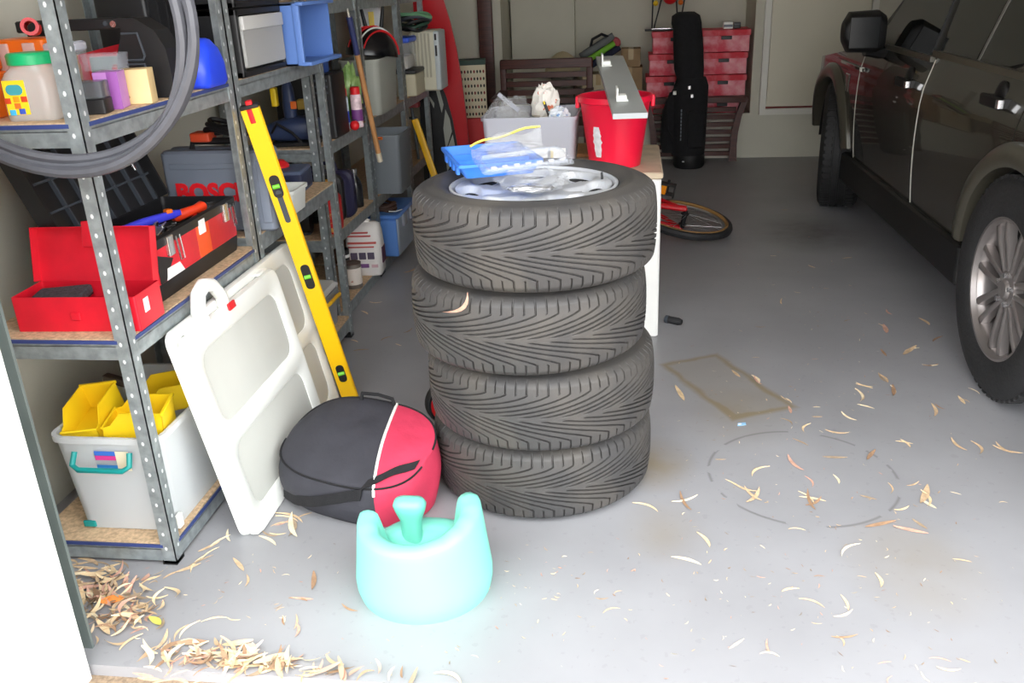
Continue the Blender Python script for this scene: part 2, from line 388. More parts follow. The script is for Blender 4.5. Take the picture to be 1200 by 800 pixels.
# ---------------------------------------------------------------- parked car
def build_car():
    paint = mat('dark taupe metallic paint', (60, 57, 51), .24, .45, coat=.6, var=.03)
    flarem = mat('lighter taupe flare', (84, 81, 71), .3, .35, coat=.3)
    glass = mat('tinted car glass', (16, 18, 18), .04, spec=.8)
    trimb = mat('black exterior trim', (17, 17, 18), .45)
    gapm = mat('painted seam light', (188, 186, 176), .5)
    wheelm = mat('dark silver wheel', (148, 142, 140), .32, .7)
    cty = mat('car tyre rubber', (30, 30, 31), .7, var=.15, vscale=30, bump=.3, bscale=60)
    t = thing('car', 'dark taupe off-road car parked along the right side of the garage', 'car', (2.16, 2.983, 0), deg(0, 0, .8))
    WB, AR = 2.70, .425
    side = lambda z: .905+.03*math.sin(max(0, min(1, (z-.3)/.8))*PI)-.03*smooth01((z-.85)/.2)
    belt = lambda v: 1.036-.038*max(0, v-.3)/1.5
    def arch(v, c, r=AR, zc=.37):
        d = abs(v-c); return zc+math.sqrt(r*r-d*d) if d < r else 0
    def nose(v): return .16*smooth01((v-2.9)/.62)**2+.05*smooth01((-.6-v)/.5)
    def panel(name, s, v0, v1, zl, zh, m=paint, nv=26, nz=10, th=.018):
        q = MB()
        def ring(off):
            return [[(s*(side(z)-nose(v)-off), v, z) for z in [lerp(zl(v), zh(v), j/nz) for j in range(nz+1)]] for v in [lerp(v0, v1, i/nv) for i in range(nv+1)]]
        A, B = ring(0), ring(th); n = nz+1
        vs = [p for r in A for p in r]+[p for r in B for p in r]; K = len(vs)//2; fs = []
        for i in range(nv):
            for j in range(nz):
                a = i*n+j; fs += [(a, a+1, a+n+1, a+n), (K+a, K+a+n, K+a+n+1, K+a+1)]
            fs += [(i*n, (i+1)*n, K+(i+1)*n, K+i*n), (i*n+nz, K+i*n+nz, K+(i+1)*n+nz, (i+1)*n+nz)]
        for j in range(nz): fs += [(j, K+j, K+j+1, j+1), (nv*n+j, nv*n+j+1, K+nv*n+j+1, K+nv*n+j)]
        q.add(vs, fs); return q.build(name, m, t, smooth=40)
    MB().box(-.84, .84, .46, 2.24, .27, .95).box(-.60, .60, -1.0, 3.3, .30, .93).box(-.84, .84, -1.05, -.48, .35, .98).box(-.80, .80, 3.13, 3.35, .35, .80).box(-.80, .80, -.5, 2.9, .86, .97).build('body_core', trimb, t, smooth=0)
    for s in (-1, 1):
        f = panel('front_fender', s, 2.118, 3.36, lambda v: max(.42, arch(v, WB)), lambda v: lerp(.962, .835, smooth01((v-2.12)/1.35)))
        MB().rbox(s*.925-.012, s*.925+.012, 2.30, 2.40, .73, .83, .01).build('side_vent', chrome, f)
        MB().rbox(s*.935-.008, s*.935+.008, 2.0, 2.5, .872, .888, .004).build('moulding', paint, f)
        MB().rbox(s*.938-.009, s*.938+.009, 2.02, 2.06, .870, .890, .004).build('side_repeater', whiteplas, f)
        for v0, v1, nm in ((.125, 1.076, 'rear_door'), (1.086, 2.110, 'front_door')):
            d = panel(nm, s, v0, v1, lambda v: max(.405, arch(v, 0, .44)), belt)
            hv = v0+.19 if nm == 'rear_door' else v0+.2
            hz = .945 if nm == 'rear_door' else .90
            x = side(hz)
            h = MB().rbox(s*(x+.028)-.010, s*(x+.028)+.010, hv-.075, hv+.095, hz-.022, hz+.016, .008)
            h.box(s*x-.02, s*x+.02, hv+.07, hv+.09, hz-.018, hz+.012).box(s*x-.02, s*x+.02, hv-.07, hv-.05, hz-.018, hz+.012)
            ho = h.build('door_handle', trimb, d)
            MB().rbox(s*(x+.028)-.0108, s*(x+.028)+.0108, hv-.076, hv-.052, hz-.018, hz+.012, .004).build('handle_tip', chrome, d)
            MB().sph((s*(x-.012), hv+.03, hz), (.018, .05, .062)).build('handle_recess', trimb, d)
            # pale tube painting in a line of light along the shut gap
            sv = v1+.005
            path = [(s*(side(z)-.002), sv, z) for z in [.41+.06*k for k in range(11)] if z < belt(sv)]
            MB().tube(path, .0045, 5).build('seam_light_line', gapm, d)
            MB().box(s*(side(1.0))-.016, s*(side(1.0))+.006, v0+.01, v1, belt((v0+v1)/2)-.004, belt((v0+v1)/2)+.02).build('belt_moulding', flarem, d, smooth=0)
        panel('rear_quarter', s, -1.06, .115, lambda v: max(.45, arch(v, 0, .44)), lambda v: 1.04)
        MB().rbox(s*.89-.05, s*.89+.03, .40, 2.30, .25, .408, .02).build('sill', trimb, t)
        for c, nm in ((0, 'rear'), (WB, 'front')):
            def arc_ring(a):
                r0, r1 = .405, .485; out = []
                for rr_, off in ((r0, -.06), (r0, .022), (r0+.02, .034), (r1-.02, .030), (r1, .010), (r1, -.02)):
                    z = .37+rr_*math.sin(a); v = c+rr_*math.cos(a)
                    out.append((s*(side(z)-nose(v)*.8+off), v, z))
                return out
            k0, k1 = (math.radians(8), math.radians(172))
            MB().rings([arc_ring(lerp(k0, k1, i/28)) for i in range(29)]).build('wheel_arch', flarem, t, smooth=45)
            R = [[(s*(.90-.32*j), c+.40*math.cos(a), .37+.40*math.sin(a)) for a in [PI*i/20 for i in range(21)]] for j in (0, 1)]
            MB().rings(R, False, True, closed=False).build('wheel_well', trimb, t, solid=.006)
        # mirror
        m = MB().loft([(.10, .10, .04, -1.115*s, 1.77, 1.085), (.135, .185, .05, -1.09*s, 1.77, 1.085), (.14, .195, .05, -.96*s, 1.77, 1.085), (.11, .16, .05, -.925*s, 1.77, 1.08)], axis='x')
        if s > 0: m.xf(Matrix.Scale(-1, 4, (1, 0, 0)))
        else: m.xf(Matrix.Scale(-1, 4, (1, 0, 0)))
        mo = m.build('door_mirror', trimb, t)
        MB().rbox(s*1.03-.07, s*1.03+.07, 1.694, 1.70, 1.015, 1.155, .02, .001).build('mirror_glass', mat('dark reflection glass', (12, 14, 15), .35, spec=.25), mo)  # dark reflection is put into the glass colour
        MB().tube([(s*1.0, 1.78, 1.0), (s*.93, 1.79, .985), (s*.87, 1.80, .985)], .03, 8).build('mirror_arm', trimb, mo)
    # greenhouse, roof, bonnet, ends
    gx = lambda z: .893-.24*(z-.98)
    def gring(z, v0, v1):
        return [(x, v, z) for x, v in rr(2*gx(z), v1-v0, .05, 4, 0, (v0+v1)/2)]
    MB().rings([gring(.97, -.98, 2.22), gring(1.25, -.95, 1.82), gring(1.58, -.9, 1.30), gring(1.64, -.86, 1.22)]).build('greenhouse', trimb, t)
    MB().rings([gring(1.60, -.98, 1.32), [(x*.99, v, 1.67) for x, v, z in gring(1.62, -.95, 1.25)], [(x*.9, v*.95, 1.69) for x, v, z in gring(1.64, -.9, 1.1)]]).build('roof', paint, t)
    def pane(name, s, poly, m=glass, off=.006):
        R = [[(s*(gx(z)+o), v, z) for v, z in poly] for o in (-.01, off)]
        return MB().rings(R).build(name, m, t, smooth=0)
    for s in (-1, 1):
        pane('side_window', s, [(1.15, 1.02), (2.02, .995), (1.66, 1.33), (1.40, 1.53), (1.10, 1.53)])
        pane('side_window', s, [(.66, 1.045), (1.06, 1.03), (1.02, 1.53), (.50, 1.53)])
        pane('side_window', s, [(.36, 1.05), (.625, 1.045), (.47, 1.53), (.12, 1.53), (.18, 1.14), (.26, 1.07)])
        pane('side_window', s, [(-.85, 1.1), (.10, 1.1), (.06, 1.53), (-.82, 1.53)])
        pane('window_divider', s, [(.626, 1.045), (.64, 1.045), (.492, 1.53), (.478, 1.53)], mat('grey window divider', (120, 118, 112), .4, .4), .010)
        pane('pillar_panel', s, [(-.98, 1.03), (.16, 1.03), (.34, 1.035), (.25, 1.06), (.17, 1.12), (.12, 1.3), (.09, 1.3), (.11, 1.1), (-.98, 1.1)], paint, .012)
    wsc = MB().add([(-.80, 2.20, .985), (.80, 2.20, .985), (.66, 1.36, 1.56), (-.66, 1.36, 1.56), (-.80, 2.215, .99), (.80, 2.215, .99), (.66, 1.375, 1.565), (-.66, 1.375, 1.565)], [(0, 1, 2, 3), (4, 7, 6, 5), (0, 4, 5, 1), (2, 6, 7, 3), (0, 3, 7, 4), (1, 5, 6, 2)])
    wsc.build('windscreen', glass, t, smooth=0)
    def hood(u, w):
        v = lerp(2.15, 3.42, u); x = lerp(-1, 1, w)
        hw = .875-nose(v)*.95; z = lerp(.985, .885, smooth01(u))-.03*smooth01((u-.85)/.15)-.045*smooth01((abs(x)-.8)/.2)+.012*math.cos(x*PI/2)
        return (x*hw, v, z)
    MB().grid(hood, 14, 20).build('bonnet', paint, t, smooth=60, solid=.016)
    MB().loft([(1.62, .34, .05, 3.30, 0, .56), (1.60, .36, .08, 3.46, 0, .56), (1.45, .30, .1, 3.52, 0, .55)], axis='y').build('front_bumper', trimb, t)
    MB().rbox(-.70, .70, 3.36, 3.45, .70, .84, .02).build('grille', trimb, t)
    for s in (-1, 1): MB().rbox(s*.64-.12, s*.64+.12, 3.33, 3.42, .66, .82, .03).build('headlamp', clear, t)
    MB().rbox(-.86, .86, -1.10, -1.05, .45, 1.6, .03).build('tailgate', paint, t)
    MB().rbox(-.88, .88, -1.22, -1.06, .36, .56, .05).build('rear_bumper', trimb, t)
    # wheels
    R, hw = .372, .118
    tp = [(.236, -.10), (.25, -.112), (.31, -.118), (.345, -.112), (.362, -.098)]
    prof = tp+[(R, -.080)]
    for k in range(5): z = -.080+k*.04; prof += [(R, z-.016+.002 if k else -.078), (R, z+.012), (R-.008, z+.014), (R-.008, z+.022), (R, z+.024)]
    prof = tp+[(R, -.085), (R, -.052), (R-.009, -.050), (R-.009, -.042), (R, -.040), (R, -.006), (R-.009, -.004), (R-.009, .004), (R, .006), (R, .040), (R-.009, .042), (R-.009, .050), (R, .052), (R, .085)]+[(r, -z) for r, z in tp[::-1]]
    tyq = MB().lathe(prof, 96)
    n = 60
    for k in range(n):   # tread lugs on both shoulders
        a = 2*PI*k/n
        for sz in (-1, 1):
            M = Matrix.Rotation(a, 4, 'Z')
            tyq.box(R-.012, R+.004, -.011, .011, sz*.072-.022, sz*.072+.022, M)
    tym = tyq.mesh('tyre', cty, 35)
    rimq = MB().lathe([(.236, -.10), (.238, -.09), (.222, -.075), (.215, .06), (.226, .088), (.238, .098), (.240, .104), (.232, .103), (.222, .088)], 64)
    rimm = rimq.mesh('rim', wheelm, 35)
    back = MB().lathe([(.001, .02), (.215, .015)], 48).mesh('spoke_shade_disc', wheel_shade, 0)  # dark disc paints in the shade behind the spokes
    sp = MB()
    for w in (-1, 1):
        P = lambda r, off, h: (r, w*off, h)
        secs = []
        for r, o, wd, h in ((.045, .016, .013, .078), (.10, .022, .013, .082), (.17, .030, .015, .088), (.226, .036, .018, .086)):
            secs.append([(r, w*o-wd, h-.030), (r, w*o+wd, h-.030), (r, w*o+wd*.8, h-.004), (r, w*o+wd*.4, h), (r, w*o-wd*.4, h), (r, w*o-wd*.8, h-.004)])
        sp.rings(secs)
    spm = sp.mesh('spoke_pair', wheelm, 40)
    hubm = MB().lathe([(.001, .094), (.028, .092), (.034, .086), (.036, .082), (.062, .080), (.066, .05)], 28).mesh('hub', wheelm, 35)
    nutm = MB().cyl((0, 0, .078), (0, 0, .094), .010, .009, 6).mesh('wheel_nut', chrome, 30)
    for s in (-1, 1):
        for c, st in ((0, 0), (WB, -14)):
            w = bpy.data.objects.new('wheel', None); COL.objects.link(w); w.parent = t; w.empty_display_size = .1
            w.location = (s*.842, c, R+.004)
            w.rotation_euler = Euler((0, s*PI/2, math.radians(st)), 'XYZ')
            link('tyre', tym, w); link('rim', rimm, w); link('spoke_shade_disc', back, w); link('hub', hubm, w)
            for k in range(7): link('spoke_pair', spm, w, rot=(0, 0, 2*PI*(k+.5)/7))
            for k in range(5): a = 2*PI*k/5; link('wheel_nut', nutm, w, (.05*math.cos(a), .05*math.sin(a), 0))
build_car()
# ---------------------------------------------------------------- things on the floor in front
from mathutils import noise as mnoise
def crumple(c, r, seed, amp=.35, nu=14, nv=22, freq=2.2):
    """crumpled lump: sphere pushed about by ridged noise"""
    q = MB().sph((0, 0, 0), 1, nu, nv); rx, ry, rz = r; off = Vector((seed*7.3, seed*3.1, seed*1.7)); out = []
    for p in q.v:
        v = Vector(p); k = 1+amp*(mnoise.noise(v*freq+off)+.55*mnoise.noise(v*freq*2.6+off)+.3*abs(mnoise.noise(v*freq*5+off)))
        out.append((c[0]+rx*v.x*k, c[1]+ry*v.y*k, c[2]+max(rz*v.z*k, -rz*.92)))
    q.v = out; return q
def frame_mesh(q, w, h, t, border, mid, r=.05):
    """flat frame with two rounded openings, standing in the xz plane"""
    for z0, z1, ob, ot in ((0, h*mid, border, border*.5), (h*mid, h, border*.5, border)):
        W, Hh = w, z1-z0
        low = z0 == 0
        def cut(pts, cy):   # square off the two corners at the middle joint
            out = []
            for x, z in pts:
                if (low and z > cy) or (not low and z < cy): x = 0.0001 if x < W/2 else W-.0001; z = z1 if low else z0
                out.append((x, z))
            return out
        O = cut(rr(W, Hh, .035, 5, W/2, (z0+z1)/2), (z0+z1)/2); I = rr(W-2*border, Hh-ob-ot, r, 5, W/2, (z0+ob+z1-ot)/2)
        B = rr(W-2*border+.02, Hh-ob-ot+.02, r+.008, 5, W/2, (z0+ob+z1-ot)/2); O2 = [(lerp(x, W/2, .012/W*2), lerp(z, (z0+z1)/2, .018) if (z < .05 or z > h-.05) else z) for x, z in O]
        f = lambda pts, y: [(x, y, z) for x, z in pts]
        R = [f(O2, -t/2), f(B, -t/2), f(I, -t/2+.007), f(I, t/2-.007), f(B, t/2), f(O2, t/2), f(O, t/2-.007), f(O, -t/2+.007), f(O2, -t/2)]
        q.rings(R, False, False)
    return q
def folding_table():
    wp = mat('glossy white plastic', (244, 246, 240), .32, var=.02)
    pan = mat('translucent grey panel', (206, 207, 200), .35, var=.05, vscale=3)
    t = thing('folding_table', 'folded white plastic table leaning against the shelving beside the dark bag', 'table', (-1.012, 1.945, 0), deg(-10.8, 0, 90))
    a = frame_mesh(MB(), .64, .592, .028, .062, .49).build('front_frame', wp, t, smooth=50)
    b = frame_mesh(MB(), .86, .615, .028, .055, .49).build('rear_frame', wp, t, (0.005, .030, 0), smooth=50)
    for p, w, h, bd in ((a, .64, .592, .055), (b, .86, .615, .05)):
        for z0, z1 in ((bd, h*.49), (h*.49, h-bd)): MB().rbox(bd-.005, w-bd+.005, -.005, .005, z0-.012, z1+.012, .002, .001).build('panel', pan, p, smooth=0)
    hd = [(.150, 0, .575), (.143, 0, .622), (.170, 0, .662), (.212, 0, .675), (.255, 0, .662), (.282, 0, .622), (.276, 0, .575)]
    MB().tube([(lerp(p[0], q_[0], k/3), 0, lerp(p[2], q_[2], k/3)) for p, q_ in zip(hd, hd[1:]) for k in range(3)]+[hd[-1]], .020, 10, flat=.9).build('carry_handle', wp, t)
    MB().rbox(.258, .30, -.026, -.019, .578, .598, .003).build('latch', redplas, t)
    for x in (.08, .56): MB().rbox(x-.03, x+.03, -.006, .030, .594, .602, .003).build('hinge', wp, t)
folding_table()

def basis_obj(name, label, cat, base, up, right, group=None):
    up = Vector(up).normalized(); x = Vector(right); x = (x-up*x.dot(up)).normalized(); y = up.cross(x)
    t = thing(name, label, cat, group=group); m = Matrix((x, y, up)).transposed().to_4x4(); m.translation = base; t.matrix_world = m
    return t
def spirit_level():
    b, e = Vector((-.985, 2.79, .004)), Vector((-1.14, 2.632, 1.075)); L = (e-b).length
    t = basis_obj('spirit_level', 'long yellow spirit level leaning on the steel shelving post', 'level', b, e-b, (1, .25, 0))
    q = MB()
    q.prism([(-.0275, -.012), (.0275, -.012), (.0275, -.009), (.019, -.009), (.017, -.004), (.017, .004), (.019, .009), (.0275, .009), (.0275, .012), (-.0275, .012), (-.0275, .009), (-.019, .009), (-.017, .004), (-.017, -.004), (-.019, -.009), (-.0275, -.009)], .012, L-.012)
    q.build('beam', mat('yellow enamel', (250, 196, 12), .35), t, smooth=0)
    MB().rbox(-.0285, .0285, -.013, .013, 0, .012, .004).build('end_cap', black, t); MB().rbox(-.0285, .0285, -.013, .013, L-.012, L, .004).build('end_cap', black, t)
    MB().rbox(-.008, .012, -.010, .010, L-.004, L+.012, .004).rbox(-.010, .006, -.0145, -.009, L-.055, L-.012, .003).build('hang_tab', redplas, t)
    for z, h, w in ((L-.26, .075, .016), (L*.47, .09, .015), (.13, .07, .014)):
        v = MB().loft([(w*2, h*.5, w*.6, -.0125, 0, z), (w*2, h, w*.9, -.0128, 0, z), (w*2, h, w*.9, .0128, 0, z)], axis='y').build('vial_window', black, t)
        if z > .3 or True: MB().cyl((-.011, -.011, z), (.011, -.011, z), .0075).build('vial', mat('green vial', (120, 214, 60), .15), v)
    MB().loft([(.018, .11, .008, -.0126, 0, L*.70), (.018, .11, .008, -.010, 0, L*.70)], axis='y').build('hand_hole', dgrey, t)
    MB().box(-.011, .011, -.0048, -.0042, L-.175, L-.12).build('sticker', paper, t, smooth=0)
spirit_level()

def holdall():
    t = thing('holdall', 'black and crimson fabric holdall lying against the wheel stack', 'bag', (-.771, 2.186, 0), deg(0, 0, -20))
    bl = mat('black nylon fabric', (50, 50, 57), .75, var=.12, vscale=9, bump=.5, bscale=14)
    rd = mat('crimson nylon fabric', (190, 48, 78), .75, var=.1, vscale=9, bump=.5, bscale=14)
    A, B, cut = .235, .152, .095
    hv = lambda u: B*(1-min(1, abs(u)/A)**2.7)**(1/2.7)
    zt = lambda v: .128+(v+B)*.36
    def wr(x, y, z): return .0045*mnoise.noise(Vector((x*20, y*14, z*14)))+.008*mnoise.noise(Vector((x*6, y*8, z*8+4)))
    def top(u, w, lift=0):      # w in -1..1 from the front seam to the back seam
        u = u-.062*w*(1-(u/A)**2); h = hv(u); v = h*w; z = zt(v)+.024*(1-w*w)*(h/B)-.012*(abs(u)/A)**4
        return (u, v, z+wr(u, v, z)*(1-w**6)+lift)
    def wall(u, side, k, out=0):   # k in 0..1 from seam to floor
        u = u-.062*side*(1-(u/A)**2); h = hv(u); v = side*h; z = (zt(v)-.012*(abs(u)/A)**4)*(1-k)+.003*k
        b = .012*math.sin(k*PI)-.014*k*k
        return (u*(1+b/A*.6), v+side*(b+out)+wr(u, v, z)*math.sin(k*PI), z)
    NT, NW = 18, 8
    def loop(u):
        P = [top(u, lerp(-1, 1, i/NT)) for i in range(NT+1)]
        P += [wall(u, 1, k/NW) for k in range(1, NW+1)]
        P += [wall(u, -1, k/NW) for k in range(NW, 0, -1)]
        return P
    def shell(u0, u1, n, c0, c1):
        us = [A*math.sin(lerp(math.asin(u0/A), math.asin(u1/A), i/n)) for i in range(n+1)]
        return MB().rings([loop(u) for u in us], c0, c1)
    shell(-A*.9998, cut, 40, True, False).build('main_panel', bl, t, smooth=60)
    shell(cut, A*.9998, 24, False, True).build('end_panel', rd, t, smooth=60)
    MB().tube([wall(cut, -1, .16)]+[top(cut, lerp(-1, 1, i/NT), .002) for i in range(NT+1)], .0042, 6).build('piping', whiteplas, t)
    us = [A*.995*math.sin(lerp(-PI/2, PI/2, i/40)) for i in range(41)]
    for side in (-1, 1): MB().tube([Vector(top(u, side))+Vector((0, side*.001, .001)) for u in us], .0032, 5).build('seam', blackm, t)
    q = MB(); R = []
    for i in range(31):
        f = i/30; u = lerp(-.20, .222, f)
        if f < .62: p = Vector(wall(u, -1, lerp(.72, .12, smooth01(f/.62)), .005)); wv = Vector((0, .15, 1)).normalized()
        else: p = Vector(top(u, lerp(-.97, -.45, (f-.62)/.38), .004)); wv = Vector((0, .9, .42)).normalized()
        wv = wv*.016; d = Vector((0, -.002, .002)); R.append([p-wv, p+wv, p+wv+d, p-wv+d])
    q.rings(R); q.build('strap', blackm, t, smooth=50)
    MB().tube([top(-.02, .93, 0), top(-.015, .93, .022), top(.04, .93, .026), top(.085, .93, .022), top(.09, .93, 0)], .006, 6).build('grab_handle', blackm, t)
holdall()

def baby_seat():
    mint = mat('mint foam', (128, 214, 196), .45, var=.02, spec=.4)
    t = thing('baby_seat', 'mint green moulded foam baby seat on the concrete floor', 'baby seat', (-.497, 1.795, 0))
    key = [(-180, .222), (-160, .216), (-140, .206), (-112, .204), (-85, .206), (-55, .216), (-35, .228), (-15, .238), (5, .247), (22, .250), (36, .238), (48, .175), (58, .11), (70, .095), (85, .095), (118, .1), (146, .092), (158, .125), (168, .18), (180, .222)]
    def hh(a):
        for (a0, h0), (a1, h1) in zip(key, key[1:]):
            if a0 <= a <= a1: return lerp(h0, h1, smooth01((a-a0)/(a1-a0)))
    n = 96; rings = []
    for tt in range(23):
        ring = []
        for j in range(n):
            ad = -180+360*j/n; a = math.radians(ad); h = hh(ad); th = .05
            ro = lambda z: .173-.115*max(0, z-.02)
            if tt <= 10:
                z = h*.86*(tt/10)**.9; r = ro(z)-.010*(1-min(1, tt/1.5))
            elif tt <= 16:
                k = (tt-10)/6*PI; z = h*.86+h*.14*math.sin(k) if k < PI else h*.86
                z = h*.86+min(.018, h*.14)*math.sin(k); r = ro(h*.86)-th/2+th/2*math.cos(k)
            else:
                k = (tt-16)/6; z = lerp(h*.86, .05, smooth01(k)); r = lerp(ro(h*.86)-th, .05, k**1.6)
            ring.append((r*math.cos(a), r*math.sin(a)*.97, max(z, .0)))
        rings.append(ring)
    MB().rings(rings, True, True).build('shell', mint, t, smooth=70)
    # horn between the leg gaps
    c = []
    for k, (w, d, z, dy) in enumerate(((.062, .05, .045, 0), (.052, .044, .09, .004), (.056, .046, .12, .006), (.078, .056, .148, .006), (.086, .06, .165, .004), (.076, .05, .178, 0), (.045, .025, .184, -.002))):
        c.append([(-.052+x, .095+dy+y, z) for x, y in rr(w, d, d*.45, 6)])
    MB().rings(c).build('horn', mint, t, smooth=70)
baby_seat()

# ---------------------------------------------------------------- white chest behind the wheels and what stands on it
def chest():
    t = thing('storage_chest', 'white chest with a dusty beige top standing behind the wheel stack', 'chest', (-.25, 3.75, 0))
    MB().rbox(-.37, .372, -.30, .30, 0, .655, .012).build('body', mat('white enamel', (236, 236, 232), .4, var=.03), t)
    MB().rbox(-.375, .378, -.305, .305, .655, .682, .012).build('lid', mat('dusty beige top', (202, 184, 158), .8, var=.12, vscale=9), t)
    MB().rbox(.30, .34, -.306, -.299, .40, .46, .004).build('catch', chrome, t)
    b = tag(MB().rbox(-.09, .16, -.10, .16, 0, .014, .004).build('timber_offcut', lightwood, loc=(-.20, 3.88, .683)), 'flat brown timber offcut between the clear tub and the red bucket', 'offcut')
chest()
def open_tub(name, label, cat, w, d, h, m, loc, rot=(0, 0, 0), taper=.86, r=.025, wall=.003, lip=.012, group=None, rimm=None):
    t = thing(name, label, cat, loc, rot, group)
    wb, db = w*taper, d*taper
    secs = [(wb-2*wall, db-2*wall, r, wall), (w-2*wall, d-2*wall, r, h), (w, d, r, h), (wb, db, r, 0)]
    R = [[(x, y, z) for x, y in rr(a, b, c, 4)] for a, b, c, z in secs]
    MB().rings(R, True, True).build('body', m, t)
    L = [(w-.001, d-.001, r, h-lip), (w+lip, d+lip, r+lip/2, h-lip), (w+lip, d+lip, r+lip/2, h), (w-.001, d-.001, r, h)]
    MB().rings([[(x, y, z) for x, y in rr(a, b, c, 4)] for a, b, c, z in L+[L[0]]], False, False).build('rim', rimm or m, t)
    return t
tub = open_tub('plastic_tub', 'clear plastic tub overflowing with bags, beside the red bucket', 'tub', .37, .34, .205, cloudy, (-.395, 3.69, .684), taper=.93)
for x, w in ((.045, .055), (.12, .05)):
    MB().box(x-w/2-.01, x+w/2, -.172, -.1705, .02, .085).build('paper_label', paper, tub, smooth=0)
    MB().box(x-w/2-.01, x-w/2, -.1725, -.170, .02, .085).build('yellow_strip', mat('pale yellow strip', (226, 206, 140), .6), tub, smooth=0)
tag(MB().rbox(-.16, .12, -.14, .10, .006, .10, .02).build('foam_block', mat('pale yellow foam', (232, 214, 158), .8), loc=(-.395, 3.69, .684)), 'pale yellow foam block inside the clear tub', 'foam')
speck = mat('printed paper with red dots', (240, 236, 228), .7, col2=(226, 120, 80), vscale=40, thr=(.62, .66))
specb = mat('blue printed paper', (226, 232, 238), .7, col2=(120, 160, 210), vscale=50, thr=(.6, .66))
lumps = [((-.075, -.06, .165), (.07, .06, .06), 1, film, 'crumpled clear film bag in the middle of the clear tub'), ((.05, .05, .225), (.056, .042, .08), 2, speck, 'crumpled white paper with red dots sticking out of the clear tub'),
         ((.115, -.07, .19), (.04, .05, .04), 3, specb, 'crumpled blue printed wrapper in the corner of the clear tub'), ((-.08, .085, .195), (.065, .045, .06), 4, film, 'crumpled clear film bag by the back wall of the clear tub')]
for c, r, s_, m, lb in lumps:
    tag(crumple(c, r, s_).build('crumpled_wrapper', m, loc=(-.395, 3.69, .684), smooth=0), lb, 'wrapper')
t = thing('zip_bag', 'stiff clear zip bag poking up from the left side of the clear tub', 'bag', (-.535, 3.60, .872), deg(12, 40, 0))
MB().grid(lambda u, v: (lerp(-.05, .05, u), .01*math.sin(u*5+v*3), lerp(-.03, .10, v)), 8, 8).build('film', film, t, solid=.002)
MB().box(-.052, .052, -.004, .004, .085, .10).build('zip_strip', cloudy, t, smooth=0)
m = MB().rbox(-.006, .006, -.004, .004, -.03, .03, .002); m.build('marker_pen', black, loc=(-.33, 3.62, .905), rot=deg(0, -20, 0)); tag(bpy.data.objects['marker_pen'], 'short black marker pen among the wrappers in the clear tub', 'pen')
MB().cyl((0, 0, .022), (0, 0, .034), .0055, .004).build('pen_cap', yellow, bpy.data.objects['marker_pen'])

def bucket():
    redb = mat('bright red bucket plastic', (240, 26, 62), .35, var=.03)
    t = thing('bucket', 'bright red plastic bucket with wire handle standing on the beige chest top', 'bucket', (-.06, 3.62, .684))
    w = .003
    MB().lathe([(.001, .004), (.100-w, .004), (.136-w, .262), (.138, .272), (.146, .272), (.146, .250), (.138, .246), (.136, .24), (.102, 0), (.098, 0), (.001, .002)], 48).build('body', redb, t)
    MB().tube([(-.150, 0, .258)]+[(-.150*math.cos(a), .155*math.sin(a)+.0, .262+.012*math.sin(a)) for a in [PI*i/24 for i in range(25)]]+[(.150, 0, .258)], .0028, 6).build('wire_handle', chrome, t)
    for s in (-1, 1): MB().rbox(s*.147-.008, s*.147+.008, -.02, .02, .225, .270, .005).build('handle_lug', redb, t)
    q = MB(); rnd = random.Random(3)
    ed = [(.017+.007*rnd.random())*(1-.4*abs(k-7)/7) for k in range(15)]
    ring = []
    for k in range(15):
        z = .045+.0085*k; r = lerp(.102, .136, z/.24)+.0016
        ring.append([(r*math.sin(a), -r*math.cos(a), z) for a in [math.radians(-34)+ed[k]/r*(j/4*2-1) for j in range(5)]])
    vs = [p for r_ in ring for p in r_]
    q.add(vs, [(i*5+j, i*5+j+1, (i+1)*5+j+1, (i+1)*5+j) for i in range(14) for j in range(4)])
    q.build('torn_sticker', mat('torn white sticker', (228, 228, 232), .6, var=.1, vscale=60), t)
bucket()
def plank():
    a, b = Vector((.0, 3.19, .935)), Vector((-.095, 4.16, 1.048)); L = (b-a).length
    t = basis_obj('shelf_plank', 'grey laminated shelf plank laid across the red bucket', 'plank', a, b-a, (1, .1, 0))
    MB().rbox(-.060, .060, -.009, .009, 0, L, .001, .001).build('board', mat('grey laminate', (166, 170, 168), .45, var=.03), t, smooth=0)
    MB().rbox(-.0605, .0605, -.0095, .0095, -.001, .0005, .001, .0002).build('edge_strip', mat('light grey edging', (190, 196, 198), .4), t)
    for z, x in ((.20, -.022), (.80, -.035)):
        q = MB().box(x-.012, x+.030, -.013, -.009, z-.03, z+.03).box(x-.012, x-.006, -.055, -.009, z-.026, z+.02).rbox(x-.006, x+.026, -.028, -.012, z-.022, z+.012, .004)
        q.build('bracket', whiteplas, t, smooth=0)
plank()

